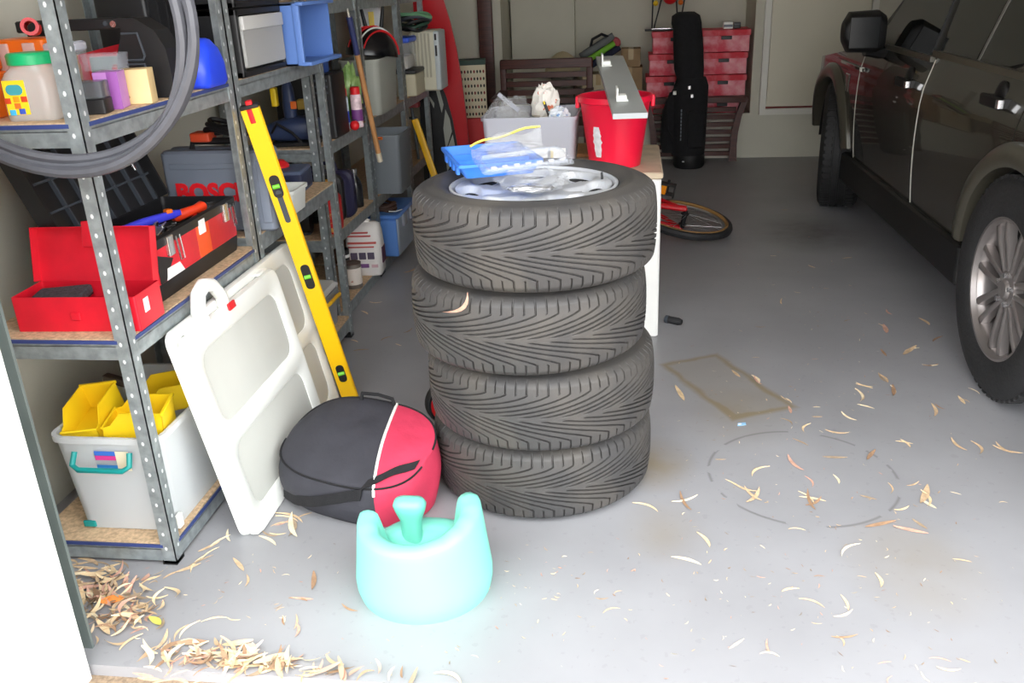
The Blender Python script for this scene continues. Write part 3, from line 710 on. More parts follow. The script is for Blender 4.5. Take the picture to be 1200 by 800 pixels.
# on the top wheel
def blue_tray():
    t = thing('parts_tray', 'bright blue plastic parts tray resting on the top wheel', 'tray', (-.385, 2.455, .911), deg(0, 0, 20))
    w, d, h = .22, .29, .04; bm_ = mat('bright blue plastic', (64, 132, 236), .38)
    R = [[(x, y, z) for x, y in rr(a, b, .012, 3)] for a, b, z in ((w*.84-.006, d*.88-.006, .003), (w-.006, d-.006, h), (w+.012, d+.012, h), (w+.012, d+.012, h-.008), (w, d, h-.008), (w*.84, d*.88, 0))]
    MB().rings(R).build('body', bm_, t)
    for y in (-.05, .05): MB().box(-.098, .098, y-.002, y+.002, .003, h-.008).build('divider', bm_, t, smooth=0)
    for k in range(4): MB().box(-.11-.003, -.105, -.11+.06*k, -.08+.06*k, .008, h-.01).build('rib', bm_, t, smooth=0)
blue_tray()
def blister():
    t = thing('blister_tray', 'flat clear plastic lid propped on the front edge of the blue tray', 'lid', (-.272, 2.285, .957), deg(7, -2, 22))
    R = [[(x, y, z) for x, y in rr(a, b, .012, 3)] for a, b, z in ((.24, .13, 0), (.23, .12, .012), (.215, .105, .012), (.21, .10, .002))]
    MB().rings(R, False, True).build('lid_shell', clear, t, solid=.0015)
    for k in range(7): MB().rbox(-.10+.03*k, -.085+.03*k, -.058, -.050, .010, .016, .002).build('moulded_rib', cloudy, t)
blister()
def zip_pouch():
    t = thing('zip_pouch', 'clear zip pouch with yellow zip line slumped over the blue tray', 'bag', (-.335, 2.50, .926), deg(0, 0, 15))
    def f(u, v):
        x = lerp(-.11, .09, u); z = .075*v*(.35+.65*u)+.012*math.sin(u*9+v*4); return (x, .02*math.sin(u*4)+.05*v-.03, z+.008)
    MB().grid(f, 14, 10).build('film', film, t, solid=.0015)
    MB().tube([(lerp(-.11, .09, k/10), .02*math.sin(k/10*4)+.022, .074*(.35+.065*k)+.004*math.sin(k)+.01) for k in range(11)], .0035, 5).build('zip_line', mat('yellow zip', (246, 226, 90), .4), t)
    crumple((.02, -.01, .02), (.08, .045, .022), 9).build('contents', film, t, smooth=0)
zip_pouch()
t = tag(crumple((0, 0, .028), (.085, .062, .030), 5, .4).build('plastic_bag', film, loc=(-.25, 2.265, .886), smooth=0), 'crumpled clear plastic bag lying on the hub of the top wheel', 'bag')
crumple((0, -.03, .014), (.06, .025, .010), 8, .3).build('foil', chrome, t, smooth=0)
# ---------------------------------------------------------------- far end of the garage
def golf_bag():
    t = thing('golf_bag', 'tall black golf bag standing in front of the red boxes', 'golf bag', (.435, 6.93, 0))
    S = lambda q: [(w, d, r, z, x, 0) for w, d, r, z, x in q]
    MB().loft(S([(.21, .21, .1, 0, .01), (.235, .235, .11, .02, .01), (.235, .235, .11, .10, .01)]), n=6).build('base', black, t)
    MB().loft(S([(.245, .24, .11, .10, .0), (.265, .25, .11, .14, -.005), (.27, .25, .11, .50, .0), (.25, .24, .11, .60, .01), (.21, .21, .1, .66, .01)]), n=6).build('body', blackm, t, smooth=60)
    MB().loft(S([(.19, .19, .08, .645, .0), (.215, .20, .09, .72, -.01), (.215, .20, .09, .86, -.02), (.205, .20, .09, .99, -.03), (.215, .20, .09, 1.04, -.04), (.20, .18, .09, 1.09, -.045), (.12, .10, .05, 1.115, -.045)]), n=6).build('hood', blackm, t, smooth=60)
    MB().loft(S([(.10, .16, .04, .12, -.145), (.12, .18, .05, .2, -.15), (.11, .17, .05, .42, -.14), (.07, .12, .03, .55, -.11)]), n=5).build('side_pocket', blackm, t, smooth=60)
    MB().rbox(-.02, .11, -.145, -.11, .16, .44, .03).build('front_pocket', blackm, t)
    MB().tube([(-.10, -.10, .62), (-.17, -.13, .5), (-.16, -.13, .3), (-.10, -.12, .2)], .012, 6, flat=.4).build('shoulder_strap', blackm, t)
    for x, z, m in ((-.115, .565, whiteplas), (-.01, .60, chrome), (.01, .54, chrome)): MB().rbox(x-.012, x+.012, -.137, -.118, z-.012, z+.014, .004).build('buckle', m, t)
    MB().rbox(-.045, .02, -.1125, -.105, .055, .064, .001).build('base_lettering', paper, t, smooth=0)
    for k in range(9): MB().box(-.066, -.058, -.132, -.124, .22+.026*k, .238+.026*k).build('spine_lettering', greyplas, t, smooth=0)
golf_bag()
def storage_boxes():
    rm = mat('red marbled card', (222, 62, 82), .6, col2=(250, 186, 194), vscale=9, thr=(.42, .72))
    lidm = mat('red marbled lid', (216, 38, 56), .55, col2=(236, 130, 140), vscale=10, thr=(.5, .8))
    tiers = [(.157, .538), (.145, .535), (.165, .535), (.188, .548)]; zs = [.345, .468, .637, .802]; hs = [.118, .162, .158, .158]
    names = [('left', 'under the wire ornament'), ('right', 'under the small white box')]
    words = ['bottom', 'second from bottom', 'third from bottom', 'top']
    for c in (0, 1):
        for k in range(4):
            w = .362; x = tiers[k][c]+w/2-.02-(.008 if c == 0 else -.012); z, h = zs[k], hs[k]
            lb = f'red marbled storage box, {words[k]} of the stack {names[c][1]}'
            t = thing('storage_box', lb, 'box', (x, 7.44, z), group='red storage boxes on the ledge')
            MB().rbox(-w/2+.008, w/2-.008, -.14, .14, 0, h-.002, .004).build('body', rm, t)
            MB().rbox(-w/2, w/2, -.148, .148, h-.042, h+.002, .004).build('lid', lidm, t)
            MB().rbox(-.04, .04, -.1505, -.139, h-.068, h-.043, .003).build('label_holder', black, t)
storage_boxes()
def wire_ornament():
    t = thing('ornament', 'black wire ornament with a red ball on top of the red boxes', 'ornament', (.275, 7.42, .965))
    MB().rbox(-.17, .19, -.05, .05, 0, .012, .004).build('tray', black, t); MB().rbox(-.12, .18, -.052, .045, .012, .02, .003).build('silver_plate', chrome, t)
    for x, x2 in ((-.115, -.11), (-.10, -.03), (.085, .06), (.095, .14)):
        MB().tube([(x, 0, .02), (lerp(x, x2, .5), .01, .15), (x2, 0, .30)], .006, 6).build('wire_leg', black, t)
    MB().sph((.02, 0, .245), .058).build('red_ball', redplas, t)
    for x, m in ((-.09, yellow), (.10, orange)): MB().sph((x, -.01, .2), .02, 6, 10).build('bead', m, t)
wire_ornament()
tag(MB().rbox(-.035, .035, -.04, .04, 0, .05, .003).build('small_carton', whiteplas, loc=(.735, 7.40, .965)), 'small white carton on top of the red boxes', 'carton')
MB().rbox(-.033, .033, -.0415, -.039, .012, .03, .001).build('print', greyplas, bpy.data.objects['small_carton'])
tag(MB().rbox(-.02, .03, -.03, .03, 0, .042, .003).build('small_case', black, loc=(.80, 7.40, .965)), 'little black case beside the small white carton', 'case')
MB().rbox(-.018, .028, -.031, -.029, .028, .032, .001).build('seam', greyplas, bpy.data.objects['small_case'])
def low_bench():
    t = thing('slatted_bench', 'low dark timber bench with curved end in front of the red boxes', 'bench', (.49, 7.15, 0))
    end = [(.385, 0), (.285+.0, 0), (.29, .16), (.315, .32), (.36, .47), (.395, .505)]
    for s in (-1, 1):
        P = [(.275, 0), (.335, 0), (.33, .12), (.335, .22), (.355, .34), (.40, .475), (.36, .485), (.315, .36), (.285, .22)]
        MB().prism([(s*x, z) for x, z in P], -.035, .035, 'y').build('end_post', brownwood, t, smooth=0)
    MB().rbox(-.38, .38, -.04, .04, .445, .49, .006).build('top_rail', brownwood, t)
    for k in range(7):
        z = .055+.056*k; MB().rbox(-.285-.012*k*.4, .285+.012*k*.4, -.012, .012, z-.017, z+.017, .003).build('slat', brownwood, t)
low_bench()
def garden_chair():
    t = thing('garden_bench', 'dark stained slatted garden bench with a high back behind the clear tub', 'bench', (-.61, 6.72, 0))
    for s in (-1, 1):
        MB().rbox(s*.315-.022, s*.315+.022, -.025, .025, 0, .83, .005).build('back_post', brownwood, t)
        MB().rbox(s*.315-.022, s*.315+.022, -.47, -.42, 0, .60, .005).build('front_leg', brownwood, t)
        MB().rbox(s*.315-.03, s*.315+.03, -.50, .02, .60, .63, .006).build('armrest', brownwood, t)
    MB().rbox(-.335, .335, -.03, .03, .775, .84, .008).build('top_rail', brownwood, t)
    for k in range(5): MB().rbox(-.30, .30, -.012, .012, .46+.062*k, .50+.062*k, .004).build('back_slat', brownwood, t)
    for k in range(6): MB().rbox(-.31, .31, -.46+.072*k, -.40+.072*k, .41, .432, .004).build('seat_slat', brownwood, t)
    MB().rbox(-.30, .30, -.45, -.43, .35, .41, .004).build('front_rail', brownwood, t)
garden_chair()
tag(MB().rbox(-.055, .055, -.03, .03, 0, 2.2, .006).build('timber_post', brownwood, loc=(-1.115, 7.205, 0)), 'tall dark red-brown timber post against the back wall', 'post')
MB().box(-.056, .056, -.031, .031, .2, .24).build('metal_strap', dgrey, bpy.data.objects['timber_post'], smooth=0)
def carton(label, w, d, h, loc, m=card, rot=0, tape=True, name='cardboard_box'):
    t = thing(name, label, 'box', loc, (0, 0, rot))
    MB().rbox(-w/2, w/2, -d/2, d/2, 0, h, .003).build('carton_body', m, t)
    MB().box(-w/2-.001, -.002, -d/2-.001, d/2+.001, h-.001, h+.002).build('flap', m, t, smooth=0); MB().box(.002, w/2+.001, -d/2-.001, d/2+.001, h-.001, h+.002).build('flap', m, t, smooth=0)
    if tape: MB().box(-.02, .02, -d/2-.0015, -d/2+.002, h-.08, h+.001).box(-.02, .02, -d/2, d/2, h+.001, h+.003).build('tape', mat('parcel tape', (176, 150, 104), .35), t, smooth=0)
    return t
carton('plain brown cardboard box on the ledge beside the red boxes', .20, .22, .355, (-.01, 7.50, .341))
carton('smaller brown cardboard box on top of another box by the red boxes', .15, .18, .135, (.0, 7.50, .70))
carton('pale cream carton on the ledge carrying the green and navy bag', .26, .24, .31, (-.255, 7.50, .341), mat('pale cream card', (206, 192, 160), .85, var=.05))
tag(MB().lathe([(.001, .165), (.04, .155), (.09, .12), (.13, .06), (.15, 0), (.148, 0), (.128, .06), (.088, .115), (.001, .158)], 28).build('domed_shade', mat('cream cloth', (200, 186, 152), .85), loc=(-.55, 7.55, .66)), 'cream domed shade behind the high-backed garden bench', 'shade')
tag(MB().rbox(-.09, .09, -.1, .1, 0, .318, .004).build('grey_crate', mat('grey crate', (120, 118, 108), .8), loc=(-.55, 7.55, .341)), 'grey crate on the ledge under the cream domed shade', 'crate')
MB().box(-.07, .07, -.1015, -.099, .08, .1).build('slot', dgrey, bpy.data.objects['grey_crate'], smooth=0)
def sport_bag():
    t = thing('sports_bag', 'grey, green and navy sports bag lying on the cream carton', 'bag', (-.20, 7.48, .78), deg(0, -30, 0))
    for y0, y1, m, nm in ((-.05, .0, mat('navy nylon', (28, 34, 58), .8), 'navy_panel'), (0, .045, mat('lime nylon', (120, 184, 52), .75), 'green_panel'), (.045, .10, mat('grey nylon', (108, 112, 112), .8), 'grey_panel')):
        MB().loft([(.10, (y1-y0)*.98, .02, -.17, 0, (y0+y1)/2), (.19, y1-y0, .03, -.11, 0, (y0+y1)/2), (.20, y1-y0, .03, .04, 0, (y0+y1)/2), (.10, (y1-y0)*.98, .02, .13, 0, (y0+y1)/2)], axis='x').xf(Matrix.Translation((0, 0, .03))).build(nm, m, t, smooth=60)
    MB().tube([(-.06, -.05, .13), (-.02, -.07, .17), (.06, -.07, .165), (.10, -.05, .11)], .011, 6).build('handle', blackm, t)
    MB().sph((.13, -.02, .05), (.03, .05, .04), 8, 12).build('end_cap', mat('pink nylon', (190, 90, 96), .7), t)
    MB().rbox(.04, .06, -.056, -.05, .03, .075, .003).rbox(-.01, .01, -.056, -.05, -.02, .015, .003).build('white_logo', whiteplas, t)
sport_bag()
t = thing('printed_carton', 'small white box with black print on the raised wall panel', 'box', (-.93, 7.775, 1.251))
MB().rbox(-.065, .065, -.05, .05, 0, .15, .003).build('carton_body', whiteplas, t)
for x in (-.028, .028): MB().rbox(x-.018, x+.018, -.0515, -.049, .03, .12, .002).build('print', black, t)
# ---------------------------------------------------------------- against the left wall, beyond the shelving
def red_board():
    t = thing('display_board', 'tall red curved board with a black and white panel beyond the shelving', 'board', (-1.20, 5.80, 0), deg(-3, 0, 0))
    rb = mat('glossy red board', (190, 18, 30), .3, var=.05)
    Rt = [(.16, 0), (.155, .3), (.145, .55), (.125, .8), (.10, 1.0), (.07, 1.15), (.03, 1.3), (-.04, 1.45), (-.12, 1.5)]
    Lf = [(-.16, 1.5), (-.16, 0)]
    MB().prism(Rt+Lf, -.012, .012, 'y').build('red_panel', rb, t, smooth=0)
    cur = [(.09, .0), (.085, .2), (.075, .4), (.055, .55), (.02, .70), (-.03, .82), (-.09, .90), (-.16, .93)]
    MB().prism(cur+[(-.16, 0)], -.018, -.0125, 'y').build('black_panel', black, t, smooth=0)
    wf = mat('off white facet', (168, 170, 160), .6)
    for poly in ([(-.055, .80), (-.02, .74), (.0, .65), (-.015, .60), (-.04, .72)], [(.01, .62), (.035, .56), (.045, .48), (.0, .36), (-.01, .50)], [(.05, .46), (.068, .33), (.0, .22), (-.005, .34)], [(-.085, .70), (-.06, .66), (-.065, .63), (-.10, .71)]):
        MB().prism(poly, -.021, -.0175, 'y').build('white_facet', wf, t, smooth=0)
    for k in range(7): MB().prism([(-.03+.014*k, .14+.013*k), (-.02+.014*k, .148+.013*k), (-.024+.014*k, .175+.013*k), (-.034+.014*k, .165+.013*k)], -.0205, -.0175, 'y').build('lettering_stroke', paper, t, smooth=0)
red_board()
t = carton('bright red carton under the patterned gift box', .26, .26, .50, (-1.125, 6.32, 0), mat('red glossy card', (196, 28, 34), .45), math.radians(8), tape=False)
MB().prism([(-.14, .50), (.15, .50), (.15, .42), (-.05, .40)], -.138, -.132, 'y').build('drooping_flap', MATS['red glossy card'], t, smooth=0)
t = thing('gift_box', 'cream gift box printed with rows of dark spots', 'box', (-1.09, 6.30, .504), deg(0, 0, 8))
MB().rbox(-.098, .098, -.08, .08, 0, .37, .003).build('box_body', mat('cream printed card', (206, 196, 168), .7), t)
MB().rbox(-.101, .101, -.083, .083, .35, .382, .003).build('lid', mat('green lid card', (52, 74, 66), .7), t)
dots = [MB(), MB(), MB()]
for r_ in range(7):
    for c_ in range(9):
        x, z = -.085+.0212*c_, .025+.047*r_
        pts = [(x+.0065*math.cos(a*PI/3), -.0808, z+.012*math.sin(a*PI/3)) for a in range(6)]
        dots[(r_+c_*2) % 3].add(pts, [tuple(range(6))])
for q, c in zip(dots, ((30, 44, 38), (120, 26, 30), (28, 26, 28))):
    o = q.build('printed_spots', mat('spot %d' % c[0], c, .7), t, smooth=0); o['kind'] = 'stuff'
tag(MB().rbox(-.05, .05, -.04, .04, 0, .05, .012).build('yellow_sponge', mat('yellow green sponge', (214, 206, 50), .9, bump=.5, bscale=150), loc=(-.90, 6.05, .305)), 'yellow sponge on a stool behind the blue tray', 'sponge')
t = thing('step_stool', 'small dark stool under the yellow sponge', 'stool', (-.90, 6.05, 0))
MB().rbox(-.12, .12, -.1, .1, .285, .304, .004).build('seat', brownwood, t)
for sx in (-1, 1):
    for sy in (-1, 1): MB().rbox(sx*.1-.014, sx*.1+.014, sy*.08-.014, sy*.08+.014, 0, .285, .003).build('leg', brownwood, t)
t = thing('rag_bundle', 'folded white and red rags on the floor beyond the shelving', 'rags', (-1.02, 5.55, 0))
crumple((0, 0, .05), (.12, .10, .055), 21, .25).build('red_rag', mat('dull red cloth', (140, 30, 34), .9), t, smooth=50)
crumple((.02, -.02, .13), (.10, .09, .04), 22, .25).build('white_rag', mat('off white cloth', (196, 194, 188), .9), t, smooth=50)

# ---------------------------------------------------------------- bicycle lying on its side
def bicycle():
    t = thing('bicycle', 'red bicycle lying on its side on the floor behind the white chest', 'bicycle')
    o = Vector((.305, 4.98, .098)); e1 = Vector((.97, -.12, -.19)).normalized(); e2 = Vector((.12, .98, .07)); e2 = (e2-e1*e2.dot(e1)).normalized(); e3 = e1.cross(e2)
    m = Matrix((e1, e2, e3)).transposed().to_4x4(); m.translation = o; t.matrix_world = m
    redf = mat('red bicycle frame', (206, 24, 36), .3); spk = mat('steel spokes', (170, 170, 172), .35, .8)
    tan = mat('tan sidewall', (150, 112, 62), .7)
    def wheel(cx):
        w = bpy.data.objects.new('wheel', None); COL.objects.link(w); w.parent = t; w.location = (cx, 0, 0); w.empty_display_size = .05
        MB().tube([(.255*math.cos(a), .255*math.sin(a), 0) for a in [2*PI*i/48 for i in range(48)]], .021, 8, closed=True).build('tyre', rubber, w)
        MB().tube([(.240*math.cos(a), .240*math.sin(a), .013) for a in [2*PI*i/48 for i in range(48)]], .010, 6, closed=True).build('tan_wall', tan, w)
        MB().tube([(.226*math.cos(a), .226*math.sin(a), 0) for a in [2*PI*i/48 for i in range(48)]], .010, 6, closed=True).build('rim', spk, w)
        q = MB()
        for k in range(24):
            a = 2*PI*k/24; s = 1 if k % 2 else -1
            q.cyl((.02*math.cos(a+.7*s), .02*math.sin(a+.7*s), .03*s), (.222*math.cos(a), .222*math.sin(a), 0), .0014, n=5)
        so = q.build('spokes', spk, w); so['kind'] = 'stuff'
        MB().cyl((0, 0, -.05), (0, 0, .05), .014).cyl((0, 0, .028), (0, 0, .034), .024).cyl((0, 0, -.034), (0, 0, -.028), .024).build('hub', black, w)
    wheel(0); wheel(-.92)
    tubes = {'chain_stay': [((0, 0, .055), (-.38, -.02, .035)), ((0, 0, -.055), (-.38, -.02, -.035))], 'seat_stay': [((0, 0, .055), (-.46, .36, .02)), ((0, 0, -.055), (-.46, .36, -.02))]}
    for nm, L in tubes.items():
        for a, b in L: MB().cyl(a, b, .012, .014, 10).build(nm, redf, t)
    for nm, a, b, r in (('seat_tube', (-.40, -.02, 0), (-.47, .42, 0), .016), ('down_tube', (-.40, -.02, 0), (-.80, .34, 0), .02), ('top_tube', (-.46, .36, 0), (-.80, .38, 0), .017), ('head_tube', (-.79, .32, 0), (-.82, .43, 0), .021), ('fork', (-.79, .32, .05), (-.92, 0, .05), .013), ('fork', (-.79, .32, -.05), (-.92, 0, -.05), .013), ('handlebar', (-.81, .50, -.22), (-.81, .50, .22), .012), ('stem', (-.82, .43, 0), (-.81, .50, 0), .014), ('axle_sleeve', (.0, 0, .062), (-.16, -.008, .05), .017)):
        MB().cyl(a, b, r, n=10).build(nm, redf if 'handle' not in nm else black, t)
    MB().loft([(.05, .03, .012, 0), (.12, .05, .02, .02), (.10, .05, .02, .05)]).xf(Matrix.Translation((-.48, .45, 0)) @ Matrix.Rotation(-PI/2, 4, 'X')).build('saddle', blackm, t)
    MB().cyl((-.40, -.02, .045), (-.40, -.02, .05), .085, n=24).build('chainring', black, t)
    MB().cyl((-.40, -.02, .06), (-.14, .11, .09), .011).build('crank', black, t)
    p = MB().box(-.175, -.085, .085, .135, .085, .095).box(-.175, -.165, .085, .135, .075, .15).box(-.095, -.085, .085, .135, .075, .15).cyl((-.13, .11, .08), (-.13, .11, .17), .008).box(-.175, -.085, .085, .135, .14, .15).build('pedal', black, t, smooth=0)
    MB().rbox(-.165, -.135, .080, .0855, .09, .14, .002).build('pedal_reflector', mat('amber reflector', (246, 150, 20), .25), p)
    MB().cyl((-.40, -.02, -.06), (-.66, -.08, -.075), .011).build('crank', black, t)
bicycle()
# ---------------------------------------------------------------- first shelving unit, upper board (z = 1.146)
Z3, Z2, Z1 = 1.1455, .6405, .0635
def pretzel_jar():
    t = thing('plastic_jar', 'empty clear plastic jar with green lid and yellow label', 'jar', (-1.322, 1.92, Z3), deg(0, 0, 4))
    pl = mat('jar plastic', (222, 220, 214), .15, alpha=.5)
    MB().loft([(.115, .105, .02, 0), (.122, .112, .028, .006), (.122, .112, .03, .085), (.112, .10, .04, .102), (.094, .088, .043, .112), (.094, .088, .043, .120)], n=5).build('body', pl, t, smooth=50)
    MB().lathe([(.001, .142), (.046, .142), (.050, .138), (.050, .118), (.047, .117), (.001, .117)], 32).build('lid', mat('green lid plastic', (24, 176, 110), .4), t)
    lb = MB().box(-.045, .005, -.0575, -.0563, .015, .088).build('label_sheet', mat('yellow label', (250, 214, 40), .5), t, smooth=0)
    MB().loft([(.038, .022, .011, -.0583, -.020, .068), (.038, .022, .011, -.0572, -.020, .068)], axis='y', n=5).build('oval_badge', mat('teal print', (70, 160, 170), .5), lb)
    for x, z, c in ((-.040, .045, (214, 70, 36)), (-.002, .048, (214, 70, 36)), (-.012, .022, (60, 90, 190)), (-.034, .020, (70, 180, 230)), (-.02, .048, (240, 160, 30)), (-.02, .034, (236, 120, 40))):
        MB().rbox(x-.007, x+.007, -.0582, -.0572, z-.006, z+.006, .002, .0002).build('printed_fruit', mat('print %d %d' % (c[0], c[2]), c, .5), lb)
pretzel_jar()
def clip_box(label, w, d, h, loc, rot=0):
    t = thing('clip_box', label, 'box', loc, deg(0, 0, rot), 'orange clip boxes')
    MB().rbox(-w/2, w/2, -d/2, d/2, 0, h*.8, .008).build('body', orange, t); MB().rbox(-w/2-.004, w/2+.004, -d/2-.004, d/2+.004, h*.8, h, .008).build('lid', orange, t)
    for x in (-w*.25, w*.25): MB().rbox(x-.014, x+.014, -d/2-.010, -d/2-.001, h*.55, h*.95, .003).build('clip', mat('pinkish grey clip', (206, 170, 160), .5), t)
    for k in range(3): MB().box(-w*.36+w*.3*k, -w*.34+w*.3*k, -d/2-.002, -d/2+.001, .01, h*.5).build('rib', orange, t, smooth=0)
    return t
clip_box('tall orange clip box under the short red tube', .125, .12, .165, (-1.425, 2.08, Z3), 5)
clip_box('smaller orange clip box at the end of the shelf by the door jamb', .09, .12, .10, (-1.475, 1.92, Z3), 0)
clip_box('orange clip box stacked on another orange box by the door jamb', .09, .12, .10, (-1.478, 1.92, Z3+.1025), 3)
t = tag(MB().lathe([(.018, 0), (.018, .10), (.0125, .10), (.0125, .002)], 20).build('red_tube', redplas, loc=(-1.41, 2.085, Z3+.186), rot=deg(86, 0, 30)), 'short red plastic tube lying on the tall orange box', 'tube')
MB().lathe([(.0195, .085), (.0195, .102), (.012, .102), (.012, .085), (.0195, .085)], 20).build('collar', mat('red collar', (206, 60, 66), .45), t)
def clear_box(name, label, w, d, h, loc, rot=0, lid=True):
    t = thing(name, label, 'container', loc, deg(0, 0, rot))
    MB().loft([(w*.94, d*.94, .008, 0), (w, d, .01, h*.86)], n=3).build('body', clear, t)
    if lid: MB().rbox(-w/2-.003, w/2+.003, -d/2-.003, d/2+.003, h*.86, h, .008).build('lid', cloudy, t)
    return t
t = clear_box('clear_canister', 'clear canister of brown twigs beside the shelving post', .068, .07, .155, (-1.314, 2.045, Z3), 10)
for k in range(7):
    a = k*2.4; MB().cyl((.02*math.cos(a), .02*math.sin(a), .004), (.022*math.cos(a+.5), .022*math.sin(a+.5), .105+.004*k), .0035, n=6).build('twig', mat('dry twig', (150, 112, 70), .8, var=.2, vscale=60), t)
t = thing('tape_box', 'small black box with a clear top at the edge of the shelf', 'box', (-1.228, 1.975, Z3), deg(0, 0, 12))
MB().rbox(-.033, .033, -.03, .03, 0, .034, .004).build('base', black, t); MB().rbox(-.032, .032, -.029, .029, .034, .072, .004).build('cover', mat('smoky clear plastic', (96, 100, 104), .2, alpha=.75), t)
t = thing('card_box', 'lilac card box inside a clear tub on the shelf edge', 'box', (-1.232, 2.065, Z3), deg(0, 0, 14))
MB().rbox(-.028, .028, -.034, .034, 0, .085, .002).build('box_body', mat('lilac card', (190, 130, 200), .6), t)
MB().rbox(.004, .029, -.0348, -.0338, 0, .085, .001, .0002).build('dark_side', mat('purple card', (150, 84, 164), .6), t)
MB().loft([(.085, .07, .01, .088), (.092, .078, .012, .125)], n=3).build('clear_tray', clear, t)
t = tag(MB().rbox(-.036, .036, -.03, .03, 0, .082, .002).build('wooden_block', mat('cream wood', (222, 194, 142), .7, var=.06, vscale=12), loc=(-1.212, 2.15, Z3), rot=deg(0, 0, 14)), 'plain cream wooden block beside the lilac card box', 'block')
MB().cyl((-.018, -.0304, .018), (-.018, -.029, .018), .004).build('knot', card, t)
t = thing('game_box', 'red box with grey print behind the clear tub', 'box', (-1.445, 2.37, Z3), deg(0, 0, 10))
MB().prism([(-.11, 0), (.11, 0), (.11, .135), (-.11, .09)], -.035, .035, 'y').build('box_body', redmet, t, smooth=0); MB().rbox(.0, .10, -.0365, -.034, .05, .10, .002).build('print', mat('grey green print', (110, 128, 118), .6), t); MB().rbox(.055, .10, -.0375, -.034, .04, .078, .012).build('red_emblem', redplas, t)
def moulded_case():
    t = thing('tool_case', 'black moulded tool case with a long bar handle', 'case', (-1.252, 2.285, Z3), deg(0, 0, 4))
    P = [(-.065, 0), (.075, 0), (.082, .05), (.078, .12), (.055, .165), (.012, .195), (-.035, .198), (-.028, .165), (-.055, .10)]
    MB().prism(P, -.045, .045, 'y').build('shell', black, t, smooth=0)
    for z0, z1, w in ((.015, .085, .05), (.095, .16, .045)):
        MB().tube([(-.03, -.046, z0), (-.03+w, -.046, z0), (-.03+w+.006, -.046, z0+.01), (-.03+w-.004, -.046, z1), (-.03, -.046, z1)], .0032, 5).build('moulded_ridge', dgrey, t)
    b = MB().rbox(-.315, -.02, -.025, .015, .170, .198, .006).build('bar_handle', black, t)
    MB().cyl((-.055, -.028, .183), (-.055, -.022, .183), .008).build('rivet', chrome, b); MB().cyl((-.075, -.028, .185), (-.075, -.022, .185), .006).build('rivet', dgrey, b)
    MB().prism([(-.29, .17), (-.26, .17), (-.235, .0), (-.275, .0)], -.02, .01, 'y').build('bar_foot', black, t, smooth=0)
moulded_case()
t = thing('jerry_can', 'bright blue rounded plastic can beside the coiled hose', 'can', (-1.205, 2.492, Z3), deg(0, 0, 2))
MB().loft([(.085, .14, .02, 0), (.10, .165, .03, .012), (.10, .165, .035, .06), (.092, .13, .04, .10), (.07, .07, .03, .125), (.05, .04, .02, .13)], n=5).build('body', mat('vivid blue plastic', (40, 74, 228), .35), t, smooth=50)
MB().lathe([(.001, .02), (.014, .02), (.014, 0)], 16, (-.0, -.03, .118)).build('screw_cap', black, t)
t = thing('black_crate', 'large black crate at the back of the upper board', 'crate', (-1.385, 2.515, Z3))
MB().rbox(-.075, .075, -.075, .075, 0, .30, .01).build('body', black, t)
for k in range(3): MB().box(.074, .079, -.06+.05*k, -.03+.05*k, .03, .27).build('rib', black, t, smooth=0)

def hose_coil():
    hs = mat('grey rubber hose', (74, 75, 81), .5, var=.08, vscale=30)
    t = thing('hose_coil', 'coil of grey hose looped over the shelving post', 'hose', (0, 0, 0))
    c = Vector((-1.155, 1.752, 1.335)); ex = Vector((.86, .0, 0)); e = Vector((math.cos(math.radians(4)), math.sin(math.radians(4)), 0)); up = Vector((-.02, .0, 1)); n = Vector((0, -1, 0))
    for k, (rx, rz, dz, off, tw) in enumerate(((.285, .255, 0, .0, 0), (.300, .268, .0, -.010, .03), (.290, .272, -.006, -.022, -.02), (.308, .278, .0, -.030, .02))):
        P = []
        for i in range(72):
            a = 2*PI*i/72; P.append(c+e*(rx*math.cos(a)*(1+.03*math.sin(2*a+tw*20)))+up*(rz*math.sin(a)+dz)+n*(.012*math.sin(a*2+k)-off))
        MB().tube(P, .0115, 8, closed=True).build('hose_loop', hs, t)
    MB().tube([c+up*.30+n*.05, c+up*.315+n*.0, c+up*.30-n*.055], .006, 6).build('hook', chrome, t)
hose_coil()

# ---------------------------------------------------------------- first unit, middle board
def red_toolbox():
    t = thing('small_toolbox', 'small open red steel toolbox with its lid up', 'toolbox', (-1.330, 1.938, Z2), deg(0, 0, 2))
    w, d, h = .315, .13, .088
    R = [[(x, y, z) for x, y in rr(a, b, .004, 2)] for a, b, z in ((w, d, 0), (w, d, h), (w-.004, d-.004, h), (w-.004, d-.004, .003))]
    MB().rings(R).build('body', redmet, t, smooth=0)
    M = Matrix.Translation((0, d/2, h)) @ Matrix.Rotation(math.radians(-14), 4, 'X')
    l = MB(); l.box(-w/2, w/2, -.001, .001, 0, .135, M); l.box(-w/2, w/2, -.03, .001, .134, .136, M); l.box(-w/2, -w/2+.002, -.03, .001, 0, .136, M); l.box(w/2-.002, w/2, -.03, .001, 0, .136, M)
    lo = l.build('lid', redmet, t, smooth=0)
    MB().rbox(-.018, .018, -.034, -.029, .085, .150, .004).xf(M).build('hasp', redmet, lo)
    MB().rbox(-.012, .012, -d/2-.004, -d/2, .03, .05, .003).build('catch_plate', redmet, t)
    MB().box(w/2, w/2+.0008, -.03, -.005, .035, .07).build('price_sticker', paper, t, smooth=0)
    s = thing('sanding_pad', 'dark grey abrasive pad lying in the small red toolbox', 'pad', (-1.40, 1.935, Z2+.058), deg(4, -3, 8))
    MB().rbox(-.065, .065, -.042, .042, 0, .022, .006).build('pad', mat('grey abrasive', (66, 70, 76), .9, var=.3, vscale=120, bump=.6, bscale=200), s)
    MB().rbox(-.065, .065, -.042, .042, -.004, .0005, .006).build('backing', black, s)
